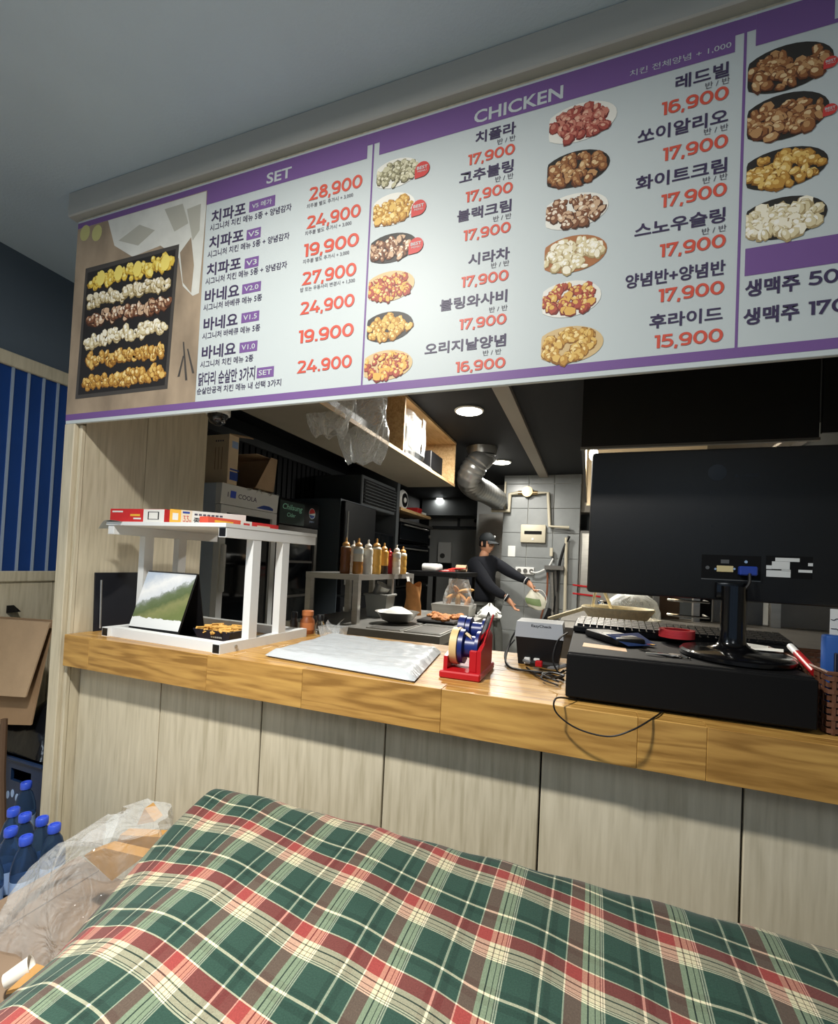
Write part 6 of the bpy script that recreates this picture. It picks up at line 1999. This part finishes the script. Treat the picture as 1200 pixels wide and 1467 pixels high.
shR, shL = Pp(678, 808, -0.15), Pp(708, 805, 0.12)
elR, wrR, haR = Pp(702, 842, -0.22), Pp(726, 857, -0.20), Pp(734, 867, -0.20)
elL, wrL, haL = Pp(732, 821, 0.10), Pp(755, 833, 0.04), Pp(762, 841, 0.03)
hipR, hipL = hip+Vector((0.0, -0.09, -0.03)), hip+Vector((0.03, 0.09, -0.03))
knR, knL = Vector((hip.x+0.07, PYD-0.10, 0.50)), Vector((hip.x+0.13, PYD+0.10, 0.50))
anR, anL = Vector((hip.x+0.09, PYD-0.11, 0.09)), Vector((hip.x+0.16, PYD+0.11, 0.09))
toR, toL = anR+Vector((0.17, -0.05, -0.05)), anL+Vector((0.17, -0.03, -0.05))
hd0 = Pp(696, 786)
head_c = Pp(697, 779)
def fingers(ha, wr, curl, spread):
    """palm vertex ha, five chains rooted in the palm"""
    d = (ha-wr).normalized()
    side = d.cross(Vector((0, 1, 0)))
    if side.length < 0.1:
        side = Vector((1, 0, 0))
    side.normalize()
    wide = Vector((0, 1, 0))-d*d.y
    wide.normalize()
    out = []
    for k, ln in enumerate((0.075, 0.085, 0.08, 0.062)):
        b0 = ha+d*0.02+wide*(0.027-0.018*k)
        dd = (d+wide*spread*(1.5-k)*0.15).normalized()
        b1 = b0+dd*ln*0.45-side*0.006
        b2 = b1+(dd*(1-curl)-side*curl*-1).normalized()*ln*0.32
        b3 = b2+(dd*(1-curl*1.6)+side*curl*1.6).normalized()*ln*0.28
        out.append([b0, b1, b2, b3])
    t0 = ha-d*0.03+wide*0.03
    out.append([t0, t0+wide*0.025+d*0.02+side*0.01, t0+wide*0.03+d*0.05+side*0.02])
    return out
pts, edges = [], []
def V(p, r):
    pts.append((p, r))
    return len(pts)-1
def E_(a, b):
    edges.append((a, b))
v_h = V(hip, (0.14, 0.11)); v_w = V(waist, (0.14, 0.11)); v_c = V(chest, (0.12, 0.10)); v_n = V(neck, 0.06); v_hd = V(hd0, (0.062, 0.068))
E_(v_h, v_w); E_(v_w, v_c); E_(v_c, v_n); E_(v_n, v_hd)
for (s_, e_, w_, h_, curl) in ((shR, elR, wrR, haR, 0.35), (shL, elL, wrL, haL, 0.55)):
    a = V(s_, 0.06); b = V(e_, 0.045); c_ = V(w_, (0.026, 0.034)); d_ = V(h_, (0.020, 0.042))
    E_(v_c, a); E_(a, b); E_(b, c_); E_(c_, d_)
    for ch in fingers(h_, w_, curl, 1.0):
        prev = d_
        for q_, p_ in enumerate(ch):
            n_ = V(p_, 0.0095 if q_ < 2 else 0.0082)
            E_(prev, n_)
            prev = n_
for (a_, b_2, c_2, d_2) in ((hipR, knR, anR, toR), (hipL, knL, anL, toL)):
    a = V(a_, 0.085); b = V(b_2, 0.06); c_ = V(c_2, 0.042); d_ = V(d_2, 0.035)
    E_(v_h, a); E_(a, b); E_(b, c_); E_(c_, d_)
body = skin_mesh('body', pts, edges, 'skin', person)
# sculpted head: looks to the right and slightly down
fdir = Vector((0.86, -0.46, -0.12)).normalized()
fside = fdir.cross(Vector((0, 0, 1))).normalized()
fup = fside.cross(fdir).normalized()
HM = Matrix((fdir, fside, fup)).transposed().to_4x4()
HM.translation = head_c
def headfn(u, v):
    th, ph = 6.283*u, math.pi*v
    x, y, z = math.sin(ph)*math.cos(th), math.sin(ph)*math.sin(th), -math.cos(ph)
    r_x = 0.098
    r_y = 0.076
    r_z = 0.122
    # jaw narrows, brow and cheeks shaped, nose raised at the front
    jaw = 1-0.28*max(0, -z)**1.5
    px, py, pz = x*r_x*(1-0.12*max(0, -z)*(x < 0)), y*r_y*jaw, z*r_z
    if x > 0:
        nose = math.exp(-((y/0.16)**2))*math.exp(-(((z+0.12)/0.16)**2))
        px += 0.026*nose
        eye = math.exp(-(((abs(y)-0.38)/0.17)**2))*math.exp(-(((z-0.08)/0.10)**2))
        px -= 0.010*eye
        lips = math.exp(-((y/0.3)**2))*math.exp(-(((z+0.52)/0.09)**2))
        px += 0.007*lips
        chin = math.exp(-((y/0.35)**2))*math.exp(-(((z+0.86)/0.16)**2))
        px += 0.014*chin
    return HM @ Vector((px, py, pz))
hb = MB().grid(headfn, 40, 30)
ho_ = hb.build('head', 'skin', person, True)
for s_ in (-1, 1):
    e = HM @ Vector((0.082, s_*0.03, 0.008))
    MB().ball(e, (0.011, 0.011, 0.007), 10, 6).build('eye', 'hair', ho_, True)
    e = HM @ Vector((-0.005, s_*0.078, -0.005))
    MB().ball(e, (0.014, 0.012, 0.03), 10, 8).build('ear', 'skin', ho_, True)
    MB().bar(HM @ Vector((0.088, s_*0.014, 0.032)), HM @ Vector((0.080, s_*0.05, 0.034)), 0.006, 0.007).build('eyebrow', 'hair', ho_)
MB().bar(HM @ Vector((0.100, -0.02, -0.062)), HM @ Vector((0.100, 0.02, -0.062)), 0.004, 0.006).build('mouth', 'hose_rust', ho_)
hr = MB().grid(lambda u, v: headfn(0.17+0.66*u, 0.40+0.30*v)+(headfn(0.17+0.66*u, 0.40+0.30*v)-head_c)*0.07, 24, 10)
hr.build('hair', 'hair', person, True)
gl = MB()
for s_ in (-1, 1):
    cc = Vector((0.108, s_*0.032, 0.008))
    gl.tube([HM @ (cc+Vector((0, 0.024*math.cos(a*0.524), 0.019*math.sin(a*0.524)))) for a in range(12)], 0.0022, 6, closed=True)
    gl.tube([HM @ Vector((0.106, s_*0.055, 0.012)), HM @ Vector((0.0, s_*0.082, 0.015))], 0.002, 5)
gl.tube([HM @ Vector((0.110, -0.009, 0.010)), HM @ Vector((0.110, 0.009, 0.010))], 0.002, 5)
gl.build('glasses', 'steel_dark', person, True)
# cap
def capfn(u, v):
    th = 6.283*u
    a = v*1.5708
    return HM @ Vector((0.106*math.cos(th)*math.cos(a)-0.003, 0.090*math.sin(th)*math.cos(a), 0.040+0.098*math.sin(a)))
cp_ = MB().grid(capfn, 32, 10).build('cap', 'cap_cloth', person, True)
def brim(u, v):
    a = (u-0.5)*2.2
    r0, r1 = 0.100, 0.185
    r_ = r0+(r1-r0)*v*(1-0.35*abs(u-0.5)*2)
    return HM @ Vector((r_*math.cos(a*0.75), (0.085+0.012*v)*math.sin(a)*1.05, 0.042-0.02*v-0.018*(abs(u-0.5)*2)**2*v))
bo_ = MB().grid(brim, 16, 6).build('brim', 'cap_cloth', cp_, True)
bo_.modifiers.new('thick', 'SOLIDIFY').thickness = 0.004
e = HM @ Vector((0.085, -0.03, 0.095))
MB().ball(e, (0.010, 0.008, 0.015), 8, 6).build('emblem', 'white_plastic', cp_, True)
# sweater, trousers, shoes
sp_ = [(hip+Vector((0, 0, 0.0)), (0.185, 0.15)), (waist+Vector((0.03, 0, 0)), (0.205, 0.17)), (chest+Vector((0.05, 0, 0.0)), (0.205, 0.17)), (Pp(693, 797), 0.07),
       (shR, 0.095), (elR, 0.072), (wrR-(wrR-elR).normalized()*0.015, 0.045), (shL, 0.09), (elL, 0.070), (wrL-(wrL-elL).normalized()*0.015, 0.045)]
skin_mesh('sweater', sp_, [(0, 1), (1, 2), (2, 3), (2, 4), (4, 5), (5, 6), (2, 7), (7, 8), (8, 9)], 'sweater', person)
for (w_, e_) in ((wrR, elR), (wrL, elL)):
    d = (w_-e_).normalized()
    MB().tube([w_-d*0.03, w_+d*0.012], [0.047, 0.042], 14).build('cuff', 'sweater', person, True)
    MB().tube([w_-d*0.022, w_-d*0.012], [0.0485, 0.048], 14).build('cuff_stripe', 'cuff_white', person, True)
tp_ = [(hip+Vector((0, 0, 0.02)), (0.16, 0.125)), (hipR, 0.10), (knR, 0.082), (anR+Vector((0, 0, 0.02)), 0.072), (hipL, 0.10), (knL, 0.082), (anL+Vector((0, 0, 0.02)), 0.072)]
skin_mesh('trousers', tp_, [(0, 1), (1, 2), (2, 3), (0, 4), (4, 5), (5, 6)], 'trousers', person)
for (a_, t_) in ((anR, toR), (anL, toL)):
    skin_mesh('boot', [(a_+Vector((-0.01, 0, 0.20)), 0.07), (a_+Vector((-0.03, 0, -0.02)), 0.06), (a_+Vector((0.04, -0.01, -0.035)), 0.052), (t_+Vector((0.0, 0, 0.0)), 0.042)], [(0, 1), (1, 2), (2, 3)], 'shoe', person)
# bag held in the outstretched hand
hbg = thing('held_bag', 'white and green plastic food bag held in the hand of the cook', 'bag', Pp(766, 857, 0.03))
mat('bag_green', (120, 140, 96), 0.5)
mat('bag_pale', (206, 204, 186), 0.4)
c0, c1_ = Pp(763, 845, 0.03), Pp(766, 872, 0.03)
def hbf(u, v):
    th = 6.283*u
    c_ = c0*(1-v)+c1_*v
    wv = 0.03+0.085*math.sin(min(1, v*1.15)*2.2)
    if v > 0.97:
        wv *= 0.75
    return (c_.x+wv*math.cos(th)*(1+0.08*math.sin(5*th+5*v))+0.03*v, c_.y+0.35*wv*math.sin(th), c_.z+0.012*math.sin(th*2+1)*v)
MB().grid(hbf, 28, 14).build('pouch', 'bag_pale', hbg, True)
MB().grid(lambda u, v: Vector(hbf(0.55+0.3*u, 0.45+0.35*v))+Vector((0, -0.004, 0)), 10, 8).build('green_print', 'bag_green', hbg, True)
MB().tube(curve([c0+Vector((0.03, 0, 0.0)), c0+Vector((0.10, 0, 0.0)), c0+Vector((0.15, 0, -0.06)), c0+Vector((0.16, 0, -0.14)), c0+Vector((0.11, 0, -0.13)), c0+Vector((0.10, 0, -0.05))]), 0.004, 6).build('handle_loop', 'white_plastic', hbg, True)

for o in bpy.data.objects:
    if o.get('_w'):
        del o['_w']
